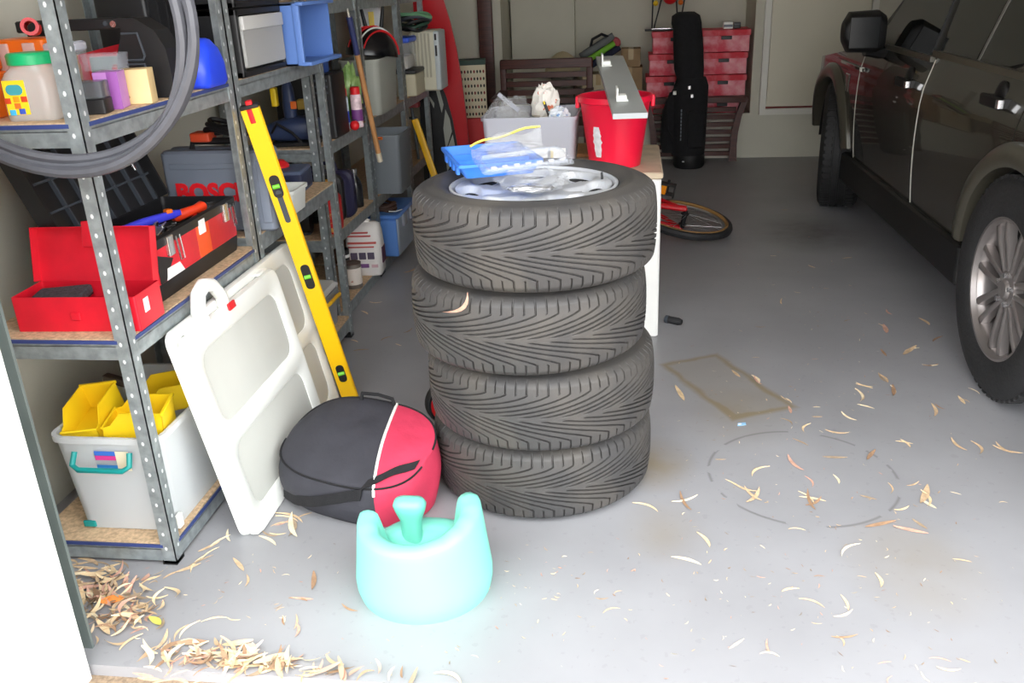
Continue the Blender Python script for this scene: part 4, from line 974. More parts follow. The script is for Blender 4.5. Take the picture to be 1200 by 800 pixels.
red_toolbox()
def big_toolbox():
    t = thing('large_toolbox', 'large open red and black toolbox full of hand tools', 'toolbox', (-1.335, 2.315, Z2))
    w, d, h = .235, .54, .165
    wl = [[(x, y, z) for x, y in rr(a, b, r, 3)] for a, b, r, z in ((w*.96, d*.98, .012, .0), (w, d, .012, .035), (w, d, .012, h), (w-.008, d-.008, .01, h), (w-.012, d-.012, .01, .008))]
    MB().rings(wl).build('tray_body', black, t)
    MB().rbox(w/2-.003, w/2+.004, -d/2+.012, d/2-.012, .048, h-.022, .004).build('red_front', redmet, t); MB().rbox(-w/2+.01, w/2-.006, -d/2-.003, -d/2+.003, .045, h-.022, .003).build('red_end', redmet, t)
    MB().rbox(w/2+.001, w/2+.0048, .0, .08, .05, h-.024, .003).build('orange_panel', mat('orange flash', (244, 84, 30), .4), t)
    rim = [[(x, y, z) for x, y in rr(a, b, .014, 3)] for a, b, z in ((w+.014, d+.014, h-.024), (w+.016, d+.016, h), (w-.006, d-.006, h+.004), (w-.008, d-.008, h-.02))]
    MB().rings(rim+[rim[0]], False, False).build('rim', black, t)
    for y in (-.165, .185):
        l = MB().rbox(w/2+.004, w/2+.016, y-.016, y+.016, h-.055, h-.002, .003).build('latch', chrome, t)
        MB().tube([(w/2+.018, y+.024, h-.01), (w/2+.022, y+.024, h-.075), (w/2+.022, y+.044, h-.075), (w/2+.018, y+.044, h-.01)], .0026, 5).build('wire_bail', chrome, l)
    MB().box(w/2+.004, w/2+.0085, .055-.04, .055-.003, h-.05, h-.01).build('price_sticker', paper, t, smooth=0)
    MB().prism([(-.20, .05), (-.10, .05), (-.12, .078), (-.19, .08)], w/2+.0035, w/2+.0055, 'x').build('product_label', paper, t, smooth=0)
    MB().prism([(-.235, .05), (-.205, .05), (-.15, .098), (-.235, .128)], w/2+.0033, w/2+.005, 'x').build('black_label', black, t, smooth=0)
    # lid standing open at the back, ribbed underneath
    M = Matrix.Translation((-w/2-.004, 0, h)) @ Matrix.Rotation(math.radians(-22), 4, 'Y')
    l = MB(); l.box(-.012, 0, -d/2-.006, d/2+.006, 0, .24, M)
    for y in (-d/2-.002, d/2+.002): l.box(0, .035, y-.004, y+.004, 0, .24, M)
    l.box(0, .035, -d/2, d/2, .232, .24, M)
    lo = l.build('lid', black, t, smooth=0)
    for k in range(7):
        y = -.24+.08*k; MB().box(0, .012, y-.003, y+.003, .0, .235, M @ Matrix.Translation((0, 0, 0))).build('lid_rib', dgrey, lo, smooth=0)
    for z in (.08, .16): MB().box(0, .012, -d/2, d/2, z-.003, z+.003, M).build('lid_rib', dgrey, lo, smooth=0)
    MB().rbox(.012, .02, .20, .21, .10, .14, .002).xf(M).build('bright_clip', chrome, lo)
big_toolbox()
bx, by, bz = -1.335, 2.315, Z2+.165
def tool(name, label, cat, loc, rot): return thing(name, label, cat, (bx+loc[0], by+loc[1], bz+loc[2]), deg(*rot))
t = tool('hand_tool', 'blue handled tool lying across the large toolbox', 'tool', (-.01, -.05, -.006), (0, 0, 62)); t.scale = (.8, .8, .8)
MB().loft([(.02, .026, .008, -.17, 0, 0), (.028, .034, .012, -.13, 0, 0), (.022, .028, .01, -.06, 0, .004), (.03, .034, .012, .0, 0, .008), (.024, .03, .01, .13, 0, .012), (.014, .02, .006, .16, 0, .012)], axis='x').build('grip', mat('violet blue plastic', (60, 62, 206), .4), t, smooth=50)
MB().rbox(.10, .125, -.012, .012, .02, .034, .003).build('orange_button', orange, t)
t = tool('wood_chisel', 'orange red handled chisel pointing out of the large toolbox', 'chisel', (.045, .13, -.010), (0, -6, 62))
MB().loft([(.02, .02, .008, -.06, 0, 0), (.032, .032, .014, -.045, 0, 0), (.026, .026, .012, .02, 0, 0), (.034, .034, .014, .045, 0, 0), (.02, .02, .009, .055, 0, 0)], axis='x').build('handle', mat('orange red plastic', (240, 66, 30), .4), t, smooth=50)
MB().rbox(-.15, -.06, -.009, .009, -.003, .003, .002).build('blade', chrome, t)
t = tool('wall_scraper', 'broad steel scraper fanned out at the far end of the toolbox', 'scraper', (.055, .19, -.02), (0, -4, 75))
MB().prism([(-.01, -.012), (.08, -.045), (.08, .045), (-.01, .012)], -.001, .001).build('blade', chrome, t, smooth=0); MB().rbox(-.06, -.008, -.011, .011, -.008, .008, .004).build('handle', black, t)
t = tool('metal_bracket', 'grey metal bracket lying near end of the toolbox', 'bracket', (-.02, -.215, -.035), (14, 6, 20))
MB().prism([(-.06, 0), (-.03, .05), (.0, .065), (.05, .02), (.04, -.02), (.01, .012), (-.03, -.03)], -.006, .006).build('plate', mat('grey cast metal', (142, 146, 150), .4, .6), t, smooth=0); MB().cyl((-.02, 0, .005), (-.02, 0, .014), .01).build('bolt', chrome, t)
t = tool('metal_clamp', 'silver metal clamp in the middle of the toolbox', 'clamp', (.055, -.10, -.018), (10, 0, 105))
MB().rbox(-.05, .03, -.018, .018, 0, .016, .003).rbox(.03, .075, -.014, -.008, .004, .02, .002).rbox(.03, .075, .008, .014, .004, .02, .002).build('jaw', chrome, t); MB().cyl((.06, 0, -.02), (.06, 0, .012), .005).build('screw', chrome, t)
t = tool('screwdriver', 'screwdriver with black and yellow handle by the silver clamp', 'screwdriver', (.045, -.15, -.03), (0, 0, 70))
MB().cyl((-.05, 0, 0), (.02, 0, 0), .011, .012, 10).build('handle', black, t); MB().cyl((.02, 0, 0), (.035, 0, 0), .0125, .011, 10).build('collar', yellow, t); MB().cyl((.035, 0, 0), (.13, 0, 0), .003, n=8).build('shaft', chrome, t)
t = tool('pliers', 'red handled pliers by the front wall of the toolbox', 'pliers', (.085, .06, -.022), (0, 4, 98))
for s in (-1, 1): MB().tube([(-.02, s*.004, 0), (.03, s*.012, 0), (.09, s*.018, 0)], [.004, .006, .007], 7).build('handle', redplas, t)
MB().prism([(-.02, -.008), (-.02, .008), (-.065, .003), (-.065, -.003)], -.004, .004).build('jaw', chrome, t, smooth=0)
SPL = ['steel spanner under the grey metal bracket in the toolbox', 'steel spanner under the blue handled tool', 'steel spanner under the orange red chisel handle', 'steel spanner under the broad scraper', 'steel spanner under the silver clamp in the toolbox']
for k, (y, z, a) in enumerate(((-.10, -.05, 80), (-.02, -.055, 100), (.08, -.05, 70), (.14, -.06, 110), (-.20, -.055, 60))):
    t = tool('spanner', SPL[k], 'spanner', (-.02+.03*math.sin(k*2), y, z), (0, 5, a)); t['group'] = 'spanners in the large toolbox'
    MB().rbox(-.07, .07, -.006, .006, -.002, .002, .002).build('shank', chrome, t); MB().prism([(.065, -.008), (.085, -.012), (.08, -.003), (.08, .003), (.085, .012), (.065, .008)], -.003, .003).build('jaw', chrome, t, smooth=0)

# ---------------------------------------------------------------- first unit, bottom board
cl = open_tub('storage_crate', 'large cloudy plastic crate holding the yellow bins on the bottom board', 'crate', .295, .46, .29, mat('milky polypropylene', (226, 230, 232), .4, alpha=.62), (-1.328, 2.09, Z1+.001), taper=.90, r=.035, lip=.016)
teal = mat('teal plastic', (20, 140, 136), .4)
MB().tube([(-.075, -.245, .255), (-.078, -.262, .225), (-.06, -.268, .215), (.06, -.268, .215), (.078, -.262, .225), (.075, -.245, .255)], .0075, 8).build('crate_handle', teal, cl)
for z, c in ((.245, (60, 110, 200)), (.232, (214, 60, 140)), (.205, (50, 130, 200))):
    MB().box(-.03, .065, -.234, -.2325, z-.006, z+.006).build('printed_sticker', mat('sticker %d' % c[0], c, .5), cl, smooth=0)
MB().box(.028, .065, -.235, -.2335, .197, .252).build('white_sticker', mat('cream sticker', (232, 220, 190), .6), cl, smooth=0)
for x in (-.11, .11): MB().rbox(x-.018, x+.018, -.213, -.205, .004, .022, .004).build('foot_clip', teal, cl)
MB().rbox(.14, .152, -.215, -.19, .01, .05, .004).build('foot_clip', whiteplas, cl)
def bin_(label, loc, rot):
    t = thing('stacking_bin', label, 'bin', loc, deg(*rot), 'yellow stacking bins')
    w, d, h = .10, .155, .075; q = MB(); k = .0025
    q.prism([(-d/2, 0), (d/2, 0), (d/2, h), (-d/2+.05, h), (-d/2+.02, h*.5), (-d/2, h*.42)], -w/2, -w/2+k, 'x'); q.prism([(-d/2, 0), (d/2, 0), (d/2, h), (-d/2+.05, h), (-d/2+.02, h*.5), (-d/2, h*.42)], w/2-k, w/2, 'x')
    q.box(-w/2, w/2, -d/2, d/2, 0, k); q.box(-w/2, w/2, d/2-k, d/2, 0, h); q.box(-w/2, w/2, -d/2, -d/2+k, 0, h*.42)
    q.build('shell', yellow, t, smooth=0)
    MB().tube([(-w/2, -d/2, h*.42), (w/2, -d/2, h*.42)], .004, 6).build('front_lip', yellow, t); MB().rbox(-w/2-.003, w/2+.003, d/2-.004, d/2+.004, h-.006, h+.002, .002).build('back_rail', yellow, t)
bin_('yellow stacking bin at the outer corner of the cloudy crate', (-1.412, 1.968, Z1+.275), (10, -6, 4))
bin_('yellow stacking bin in the middle of the cloudy crate', (-1.275, 1.95, Z1+.272), (-4, 5, -80))
bin_('yellow stacking bin propped at the right side of the cloudy crate', (-1.285, 2.115, Z1+.262), (-4, 4, -50))
t = tag(MB().lathe([(.001, -.035), (.012, -.034), (.013, -.01), (.02, .0), (.027, .014), (.027, .028), (.020, .042), (.001, .048)], 24).build('varnished_finial', mat('honey varnish', (236, 186, 70), .3), loc=(-1.262, 2.245, Z1+.33), rot=deg(-50, 0, 20)), 'honey coloured varnished finial sticking out behind the yellow bins', 'finial')
MB().cyl((0, 0, -.06), (0, 0, -.03), .006).build('screw', chrome, t)
t = thing('lever_bar', 'flat cream lever standing up at the back of the cloudy crate', 'lever', (-1.20, 2.22, Z1+.27), deg(-12, -6, 0))
MB().rbox(-.012, .012, -.006, .006, 0, .13, .004).build('arm', mat('cream bar', (214, 210, 192), .5), t); MB().cyl((0, -.008, .02), (0, .008, .02), .008).build('pivot', chrome, t)
t = thing('metal_bracket', 'dark metal bracket lying across the cloudy crate behind the bins', 'bracket', (-1.405, 2.11, Z1+.32), deg(0, 8, -12))
MB().rbox(-.06, .06, -.012, .012, 0, .02, .004).build('bar', mat('bronze metal', (92, 80, 74), .4, .6), t); MB().tube([(-.05, 0, .0), (-.07, -.02, -.02), (-.03, -.03, -.02)], .006, 6).build('hook', MATS['bronze metal'], t)
t = thing('hardware_heap', 'dark rusty fittings heaped at the back of the cloudy crate', 'fittings', (-1.285, 2.22, Z1+.235))
for k in range(4): crumple((.012*k-.02, .03*k, .01*(k % 2)), (.022, .03, .02), 31+k, .4, 8, 12).build('fitting', mat('rusty iron', (76, 64, 56), .6, .4, var=.3, vscale=40), t, smooth=0)
t = open_tub('paint_pot', 'grey round-edged pot standing behind the cloudy crate', 'pot', .15, .15, .34, mat('grey pot plastic', (150, 152, 156), .5), (-1.275, 2.445, Z1+.001), taper=.85, r=.07)
MB().tube([(-.08, 0, .30), (-.07, -.04, .24), (0, -.085, .2), (.07, -.04, .24), (.08, 0, .30)], .003, 6).build('wire_handle', chrome, t)

# ---------------------------------------------------------------- second unit
def drawer_case(label, loc, h):
    t = thing('organiser_case', label, 'organiser', loc)
    MB().rbox(-.30, 0, -.185, .185, 0, .018, .006).rbox(-.30, 0, -.185, .185, h-.02, h, .006).rbox(-.30, 0, -.185, -.165, 0, h, .006).rbox(-.30, 0, .165, .185, 0, h, .006).rbox(-.30, -.28, -.18, .18, 0, h, .006).build('frame', black, t)
    MB().loft([(.33, h-.05, .01, -.012, 0, h/2), (.325, h-.055, .012, .006, 0, h/2)], axis='x').build('drawer_front', mat('milky drawer', (196, 196, 194), .35, alpha=.6), t)
    MB().rbox(-.002, .012, -.165, .165, h-.062, h-.022, .004).build('drawer_lip', mat('milky lip', (190, 190, 188), .4), t)
    for k in range(3): crumple((-.09, -.09+.085*k, .05), (.05, .035, .035), 41+k, .2, 8, 12).build('drawer_contents', mat('drawer stuff %d' % k, ((196, 150, 120), (214, 208, 190), (150, 160, 190))[k], .7), t, smooth=0)
    return t
Z2b, Z1b = .6655, .0885
drawer_case('black framed organiser with a milky drawer standing on the upper board', (-1.165, 2.875, Z3), .198)
drawer_case('black framed organiser stacked on top of another organiser', (-1.165, 2.875, Z3+.2), .16)
def side_bin():
    bb = mat('slate blue plastic', (92, 128, 196), .45)
    t = thing('blue_bin', 'slate blue plastic bin with its open side facing out', 'bin', (-1.165, 3.235, Z3))
    x0, x1, w, h, k = -.28, .055, .165, .20, .006
    q = MB().box(x0, x1, -w, w, 0, k).box(x0, x1, -w, w, h-k, h).box(x0, x1, -w, -w+k, 0, h).box(x0, x1, w-k, w, 0, h).box(x0, x0+k, -w, w, 0, h)
    q.build('shell', bb, t, smooth=0)
    MB().rbox(x1-.005, x1+.03, -w-.006, w+.006, -.001, .012, .003).build('front_lip', bb, t); MB().rbox(x1-.005, x1+.02, -w-.006, w+.006, h-.008, h+.004, .003).build('top_lip', bb, t)
    MB().rbox(x1-.02, x1+.004, -w-.004, -w+.012, 0, h, .003).build('corner_rib', bb, t)
side_bin()
def bosch_case():
    t = thing('power_tool_case', 'grey power tool case with red lettering behind the large toolbox', 'case', (-1.312, 2.745, Z2b))
    gm = mat('blue grey case plastic', (118, 126, 140), .5, var=.05)
    MB().rbox(-.178, .178, -.055, -.002, 0, .262, .016).build('front_shell', gm, t); MB().rbox(-.178, .178, .002, .055, 0, .262, .016).build('rear_shell', gm, t)
    for z in (.03, .205): MB().rbox(-.15, .13, -.058, -.053, z, z+.018, .003).build('ridge', gm, t)
    MB().rbox(.14, .172, -.060, -.05, .03, .23, .004).build('side_rib', gm, t)
    text('BOSCH', .078, mat('red lettering', (228, 24, 36), .5), t, (-.012, -.0575, .128), (PI/2, 0, 0), depth=.0012, sx=1.0, bold=.004)
    MB().tube([(-.09, 0, .255), (-.085, 0, .285), (.085, 0, .285), (.09, 0, .255)], .011, 8).build('carry_handle', black, t)
    c = thing('cable_heap', 'coiled black cable with orange tape on the grey tool case', 'cable', (-1.27, 2.745, Z2b+.306))
    for k in range(3): MB().tube([(.075*math.cos(a)+.01*k, .032*math.sin(a), .010+.013*k+.010*math.sin(2*a+k)) for a in [2*PI*i/36 for i in range(36)]], .008, 7, closed=True).build('cable_loop', black, c)
    MB().rbox(-.12, -.055, -.03, .03, -.02, .008, .006).build('tape_roll', mat('orange tape', (206, 74, 40), .5), c)
bosch_case()
t = open_tub('white_tray', 'white plastic tray overhanging the middle board behind the spirit level', 'tray', .15, .15, .085, whiteplas, (-1.22, 2.965, Z2b), taper=.88, r=.01)
t = thing('drill_case', 'blue grey plastic case with a red dome on the middle board', 'case', (-1.33, 3.30, Z2b), deg(0, 0, 5))
MB().rbox(-.12, .09, -.08, .08, 0, .085, .01).build('body', mat('steel blue plastic', (86, 98, 124), .5), t); MB().rbox(.02, .092, -.082, .082, .01, .075, .01).build('dark_end', mat('dark navy plastic', (44, 50, 78), .5), t)
MB().lathe([(.001, .03), (.03, .025), (.046, .008), (.047, 0), (.001, 0)], 24, (-.03, .03, .085)).build('red_dome', redplas, t)
t = thing('fabric_strap', 'black knotted strap on the middle board by the white tray', 'strap', (-1.36, 3.14, Z2b))
crumple((0, 0, .05), (.06, .045, .05), 51, .35, 10, 16).build('strap', blackm, t, smooth=40); MB().cyl((.03, -.045, .05), (.03, -.04, .05), .008).build('button', chrome, t)
def latch_box():
    t = thing('latch_box', 'grey storage box with yellow latches on the bottom board', 'box', (-1.345, 3.165, Z1b))
    MB().loft([(.27, .44, .02, 0), (.29, .46, .025, .15)], n=4).build('body', mat('smoke grey plastic', (160, 162, 166), .4, alpha=.9), t)
    MB().rbox(-.152, .152, -.238, .238, .15, .178, .025).build('lid', mat('light grey lid', (204, 202, 198), .5), t)
    for y in (-.12, .12): MB().tube([(.150, y-.06, .12), (.166, y-.055, .135), (.168, y+.055, .135), (.150, y+.06, .12)], .008, 6).build('latch', mat('amber yellow plastic', (244, 190, 30), .4), t)
    MB().rbox(.148, .162, -.19, -.16, .10, .17, .004).build('blue_clip', blueplas, t); MB().rbox(-.03, .03, -.243, -.236, .10, .165, .004).build('blue_clip', blueplas, t)
latch_box()

# ---------------------------------------------------------------- third unit
def sack():
    t = thing('paper_sack', 'white printed paper sack standing on the bottom board', 'sack', (-1.30, 4.145, .0535), deg(0, 0, 4))
    wp = mat('white sack paper', (226, 222, 218), .6, bump=.15, bscale=14)
    MB().loft([(.155, .10, .02, 0), (.178, .12, .035, .02), (.182, .125, .04, .14), (.175, .11, .035, .215), (.16, .07, .02, .25), (.13, .03, .01, .262)], n=5).build('sack_body', wp, t, smooth=60)
    crumple((-.01, 0, .265), (.05, .02, .015), 61, .3, 8, 12).build('folded_top', wp, t, smooth=0)
    for k in range(3): MB().rbox(-.062+.042*k, -.028+.042*k, -.0665, -.060, .088, .122, .002).build('printed_photo', mat('dark print', (86, 76, 96), .6), t, smooth=0)
    MB().rbox(-.035, .025, -.0655, -.058, .045, .064, .002).build('purple_print', mat('purple print', (120, 76, 130), .6), t, smooth=0); MB().rbox(.038, .07, -.0650, -.058, .045, .060, .002).build('rose_print', mat('rose print', (206, 170, 176), .6), t, smooth=0)
    for k, z in enumerate((.172, .150, .205, .222)):
        MB().rbox(-.07, .07-.012*k, -.0668, -.056, z-.003-(.003 if k == 0 else 0), z+.003, .001).build('red_print', mat('faded red print', (196, 90, 84), .6), t, smooth=0)
    MB().rbox(.084, .0925, -.035, .035, .06, .14, .002).build('side_print', mat('dark plum print', (84, 40, 70), .6), t, smooth=0)
sack()
def tin(name, label, loc, r, h, body, bands, lidm=chrome, cat='tin'):
    t = thing(name, label, cat, loc)
    MB().lathe([(.001, 0), (r*.98, 0), (r, .004), (r, h-.004), (r*.98, h), (.001, h-.002)], 28).build('can', body, t)
    MB().lathe([(r*.6, h-.003), (r*.95, h-.003), (r*1.02, h), (r*1.02, h+.004), (r*.9, h+.005), (r*.6, h+.001)], 28).build('lid', lidm, t)
    for z0, z1, m in bands: MB().lathe([(r*1.008, z0), (r*1.012, z0+.001), (r*1.012, z1-.001), (r*1.008, z1)], 28).build('label_band', m, t)
    return t
tin('paint_tin', 'dented paint tin with a white label beside the paper sack', (-1.305, 3.925, .0535), .042, .118, mat('dull tin', (120, 112, 104), .45, .5), [(.02, .10, mat('stained white label', (216, 206, 196), .6, col2=(170, 96, 70), vscale=40, thr=(.6, .7)))], mat('rusty lid', (108, 92, 84), .5, .4))
tin('spray_tin', 'small tin with green, yellow and black bands behind the paint tin', (-1.375, 4.02, .0535), .03, .155, black, [(.04, .07, mat('lime band', (110, 170, 50), .5)), (.07, .09, mat('amber band', (236, 170, 40), .5)), (.09, .105, mat('scarlet band', (206, 50, 40), .5)), (.12, .135, paper)], black)
ZA, ZB = .3955, .7815
t = thing('fuel_can', 'red patterned can with a yellow cap at the front of the shelf', 'can', (-1.30, 3.70, ZA), deg(0, 0, 6))
MB().loft([(.075, .15, .015, 0), (.08, .155, .02, .02), (.08, .155, .02, .14), (.06, .10, .02, .165)], n=4).build('body', mat('red floral print', (206, 30, 34), .5, col2=(226, 176, 90), vscale=38, thr=(.58, .64)), t); MB().lathe([(.001, .07), (.02, .07), (.03, .055), (.032, .02), (.026, 0)], 20, (0, -.02, .155)).build('cap', mat('golden plastic', (236, 170, 30), .4), t)
def upright_case(label, loc, m, w=.06, d=.22, h=.25, rz=0):
    t = thing('carry_case', label, 'case', loc, deg(0, 0, rz))
    MB().loft([(h-.02, d-.02, .04, -w/2, 0, d/2), (h, d, .04, -w/2+.012, 0, d/2), (h, d, .04, w/2-.012, 0, d/2), (h-.02, d-.02, .04, w/2, 0, d/2)], axis='y').build('shell', m, t)
    MB().tube([(-.05, 0, d-.005), (-.045, 0, d+.03), (.045, 0, d+.03), (.05, 0, d-.005)], .009, 8).build('carry_handle', m, t)
    MB().rbox(-h/2+.03, h/2-.03, -w/2-.004, -w/2+.001, .03, d-.03, .015).build('raised_panel', m, t)
upright_case('black carry case standing upright behind the red can', (-1.40, 3.83, ZA), black)
upright_case('dark navy carry case standing upright next to the black one', (-1.38, 3.93, ZA), mat('dark navy vinyl', (36, 34, 62), .5))
t = tag(MB().rbox(-.03, .03, -.004, .004, 0, .125, .002).build('paper_packet', paper, loc=(-1.325, 4.02, ZA), rot=deg(-4, 0, -30)), 'thin white packet standing beside the glass bottle', 'packet')
MB().rbox(-.02, .02, -.0048, -.0035, .08, .10, .001).build('print', mat('maroon print', (130, 40, 80), .6), t)
t = thing('glass_bottle', 'dark glass bottle with silver cap on the shelf', 'bottle', (-1.315, 4.13, ZA))
MB().lathe([(.001, 0), (.034, 0), (.036, .006), (.036, .10), (.03, .125), (.016, .15), (.015, .175)], 24).build('glass', mat('dark bottle glass', (40, 42, 46), .08, alpha=.85), t); MB().lathe([(.017, .155), (.018, .157), (.018, .182), (.001, .185)], 20).build('cap', chrome, t)
t = thing('rubber_boot', 'dark rounded boot lying at the near end of the shelf', 'boot', (-1.465, 3.64, ZA), deg(0, 0, 8))
MB().loft([(.07, .05, .02, -.10, 0, .03), (.085, .08, .035, -.05, 0, .042), (.085, .10, .04, .03, 0, .052), (.09, .12, .04, .09, 0, .062)], axis='x').build('upper', black, t, smooth=60); MB().rbox(-.10, .09, -.045, .045, 0, .012, .02).build('sole', dgrey, t)
t = thing('storage_tin', 'dark red cash tin behind the boot', 'tin', (-1.545, 4.13, ZA)); MB().rbox(-.08, .08, -.06, .06, 0, .10, .008).build('body', mat('maroon enamel', (84, 28, 32), .4), t); MB().rbox(-.083, .083, -.063, .063, .10, .12, .008).build('lid', MATS['maroon enamel'], t)
# board above
def sander():
    nb = mat('navy tool plastic', (44, 58, 92), .45)
    t = thing('power_tool', 'navy blue power tool with yellow trigger on the shelf end', 'power tool', (-1.385, 3.64, ZB), deg(0, 0, 8))
    MB().loft([(.10, .06, .02, -.11, 0, .06), (.12, .09, .035, -.05, 0, .065), (.12, .10, .04, .06, 0, .07), (.09, .07, .03, .10, 0, .07)], axis='x').build('motor_body', nb, t, smooth=60)
    MB().loft([(.05, .045, .018, .06), (.055, .05, .02, .13), (.045, .05, .018, .2), (.03, .03, .01, .225)], n=4).xf(Matrix.Translation((-.015, 0, .03))).build('grip', nb, t, smooth=60)
    MB().rbox(.02, .075, -.02, .02, .145, .185, .006).build('battery_top', mat('tan plastic', (176, 146, 60), .5), t); MB().rbox(-.005, .02, -.03, -.02, .15, .18, .004).build('orange_switch', orange, t); MB().rbox(-.085, -.06, -.02, .02, .16, .235, .006).build('yellow_lever', yellow, t)
    MB().rbox(-.10, .095, -.05, .05, 0, .018, .006).build('base_plate', black, t)
    MB().tube([(-.09, -.05, .06), (-.06, -.07, .10), (.0, -.075, .06), (.04, -.08, .015), (.09, -.08, .008)], .006, 7).build('power_cord', black, t)
sander()
t = thing('tool_crate', 'black ribbed plastic crate on the shelf behind the steel post', 'crate', (-1.36, 3.86, ZB))
MB().rbox(-.15, .11, -.10, .09, 0, .27, .012).build('body', black, t)
for z in (.19, .215, .24): MB().rbox(.0, .09, -.104, -.098, z, z+.008, .002).build('vent_slot', dgrey, t)
t = thing('blue_carton', 'small blue carton on top of the black ribbed crate', 'box', (-1.34, 3.83, ZB+.271)); MB().rbox(-.05, .05, -.04, .04, 0, .06, .003).build('box_body', mat('mid blue card', (36, 70, 140), .6), t); MB().rbox(-.03, .03, -.0412, -.039, .02, .04, .002).build('print', greyplas, t)
for k, (x, y, c, lb) in enumerate(((-1.30, 4.035, (176, 190, 200), 'spray can with pale blue label and red cap by the broom handle'), (-1.252, 4.085, (196, 170, 176), 'spray can with pink label and red cap near the shelf edge'), (-1.355, 4.05, (150, 60, 60), 'spray can with dull red label and red cap at the back'))):
    t = thing('spray_can', lb, 'spray can', (x, y, ZB), group='spray cans')
    MB().lathe([(.001, 0), (.024, 0), (.0255, .004), (.0255, .14), (.02, .152), (.012, .155)], 20).build('can', mat('can label %d' % k, c, .4, col2=tuple(min(255, v+50) for v in c), vscale=40), t); MB().lathe([(.022, .148), (.022, .178), (.018, .182), (.001, .182)], 20).build('cap', redplas, t)
    MB().lathe([(.0258, .03), (.026, .031), (.026, .08), (.0258, .081)], 20).build('blue_band', mat('band %d' % k, ((40, 70, 170), (120, 60, 130), (200, 200, 196))[k], .5), t)
t = tag(MB().sph((0, 0, .022), .022).build('red_ball', redplas, loc=(-1.24, 3.99, ZB)), 'small red ball in front of the spray cans', 'ball'); MB().cyl((0, 0, .042), (0, 0, .047), .006).build('plug', black, t)
t = thing('garden_bag', 'green crinkled plastic bag in front of the upper grey tub', 'bag', (-1.295, 4.18, ZB)); crumple((0, 0, .13), (.042, .038, .135), 71, .28, 16, 20).build('bag_body', mat('green film', (96, 150, 62), .35, col2=(176, 206, 130), vscale=12, bump=.6, bscale=30), t, smooth=0); crumple((.03, .01, .09), (.02, .022, .09), 72, .3, 10, 14).build('dark_print', mat('violet print film', (66, 60, 72), .4), t, smooth=0)
t = thing('netting_bundle', 'dull green bundle of netting behind the black crate', 'netting', (-1.475, 4.06, ZB)); crumple((0, 0, .17), (.07, .07, .17), 73, .25, 14, 18).build('bundle', mat('olive net', (80, 92, 54), .8, col2=(120, 128, 70), vscale=20), t, smooth=0); MB().rbox(-.07, .01, -.085, -.07, .24, .262, .004).build('yellow_tie', mat('straw tie', (176, 160, 70), .7), t)
def hung_broom():
    a, b = Vector((-1.193, 4.185, .602)), Vector((-1.222, 4.00, 1.30)); L = (b-a).length
    t = basis_obj('broom', 'wooden broom handle with blue grip hooked on the shelving', 'broom', a, b-a, (1, .3, 0))
    MB().cyl((0, 0, .04), (0, 0, L*.72), .0125).build('handle', lightwood, t); MB().cyl((0, 0, 0), (0, 0, .045), .0135).build('end_cap', mat('cream cap', (210, 200, 178), .5), t)
    MB().cyl((0, 0, L*.72), (0, 0, L*.95), .0135).build('grip', mat('navy grip', (46, 54, 100), .5), t); MB().cyl((0, 0, L*.95), (0, 0, L), .009, .006).build('metal_tip', chrome, t)
hung_broom()
# ---------------------------------------------------------------- fourth and fifth units
gt = mat('pale grey plastic', (168, 170, 160), .5, var=.03)
open_tub('grey_tub', 'pale grey tub carrying the black and red helmet', 'tub', .20, .40, .27, gt, (-1.325, 4.62, ZB), taper=.86, r=.03, wall=.004)
def helmet():
    t = thing('cycle_helmet', 'black cycle helmet with red and white stripes in the pale grey tub', 'helmet', (-1.30, 4.60, ZB+.274), deg(0, 8, 62))
    MB().rings([[(.150*math.cos(a)*math.cos(b), .115*math.sin(a)*math.cos(b), .14*math.sin(b)) for a in [2*PI*i/32 for i in range(32)]] for b in [lerp(0, PI/2-.02, j/12) for j in range(13)]]).build('shell', mat('glossy black shell', (20, 20, 24), .2), t, smooth=60)
    for k, (m, off) in enumerate(((redplas, -.95), (whiteplas, -.55), (redplas, -.2), (redplas, .35))):
        P = []
        for j in range(19):
            b = lerp(.12, PI-.25, j/18); c, s_ = math.cos(b), math.sin(b); o = off*.6
            P.append((.151*c*math.cos(o), .116*math.sin(o), .141*s_*math.cos(o)))
        MB().tube(P, .008, 5, flat=.5).build('stripe', m, t)
helmet()
open_tub('grey_bin', 'mid grey open bin on the lower board beside the broom end', 'tub', .19, .26, .30, mat('mid grey plastic', (116, 122, 128), .5), (-1.235, 4.50, ZA), taper=.84, r=.02, wall=.004)
tag(MB().rbox(-.016, .016, -.004, .004, 0, .014, .003).build('bin_tag', orange, loc=(-1.235, 4.357, ZA+.28)), 'orange tag on the rim of the mid grey bin', 'tag'); MB().box(-.012, .012, -.005, -.0035, .004, .008).build('slot', black, bpy.data.objects['bin_tag'], smooth=0)
t = thing('cable_bundle', 'dark cables bundled inside the mid grey bin', 'cables', (-1.235, 4.50, ZA+.17)); crumple((0, 0, .03), (.07, .09, .05), 81, .3, 10, 14).build('bundle', black, t, smooth=0); crumple((.03, .02, .07), (.02, .02, .02), 82, .3, 8, 10).build('copper_knot', mat('copper', (150, 90, 60), .4, .5), t, smooth=0)
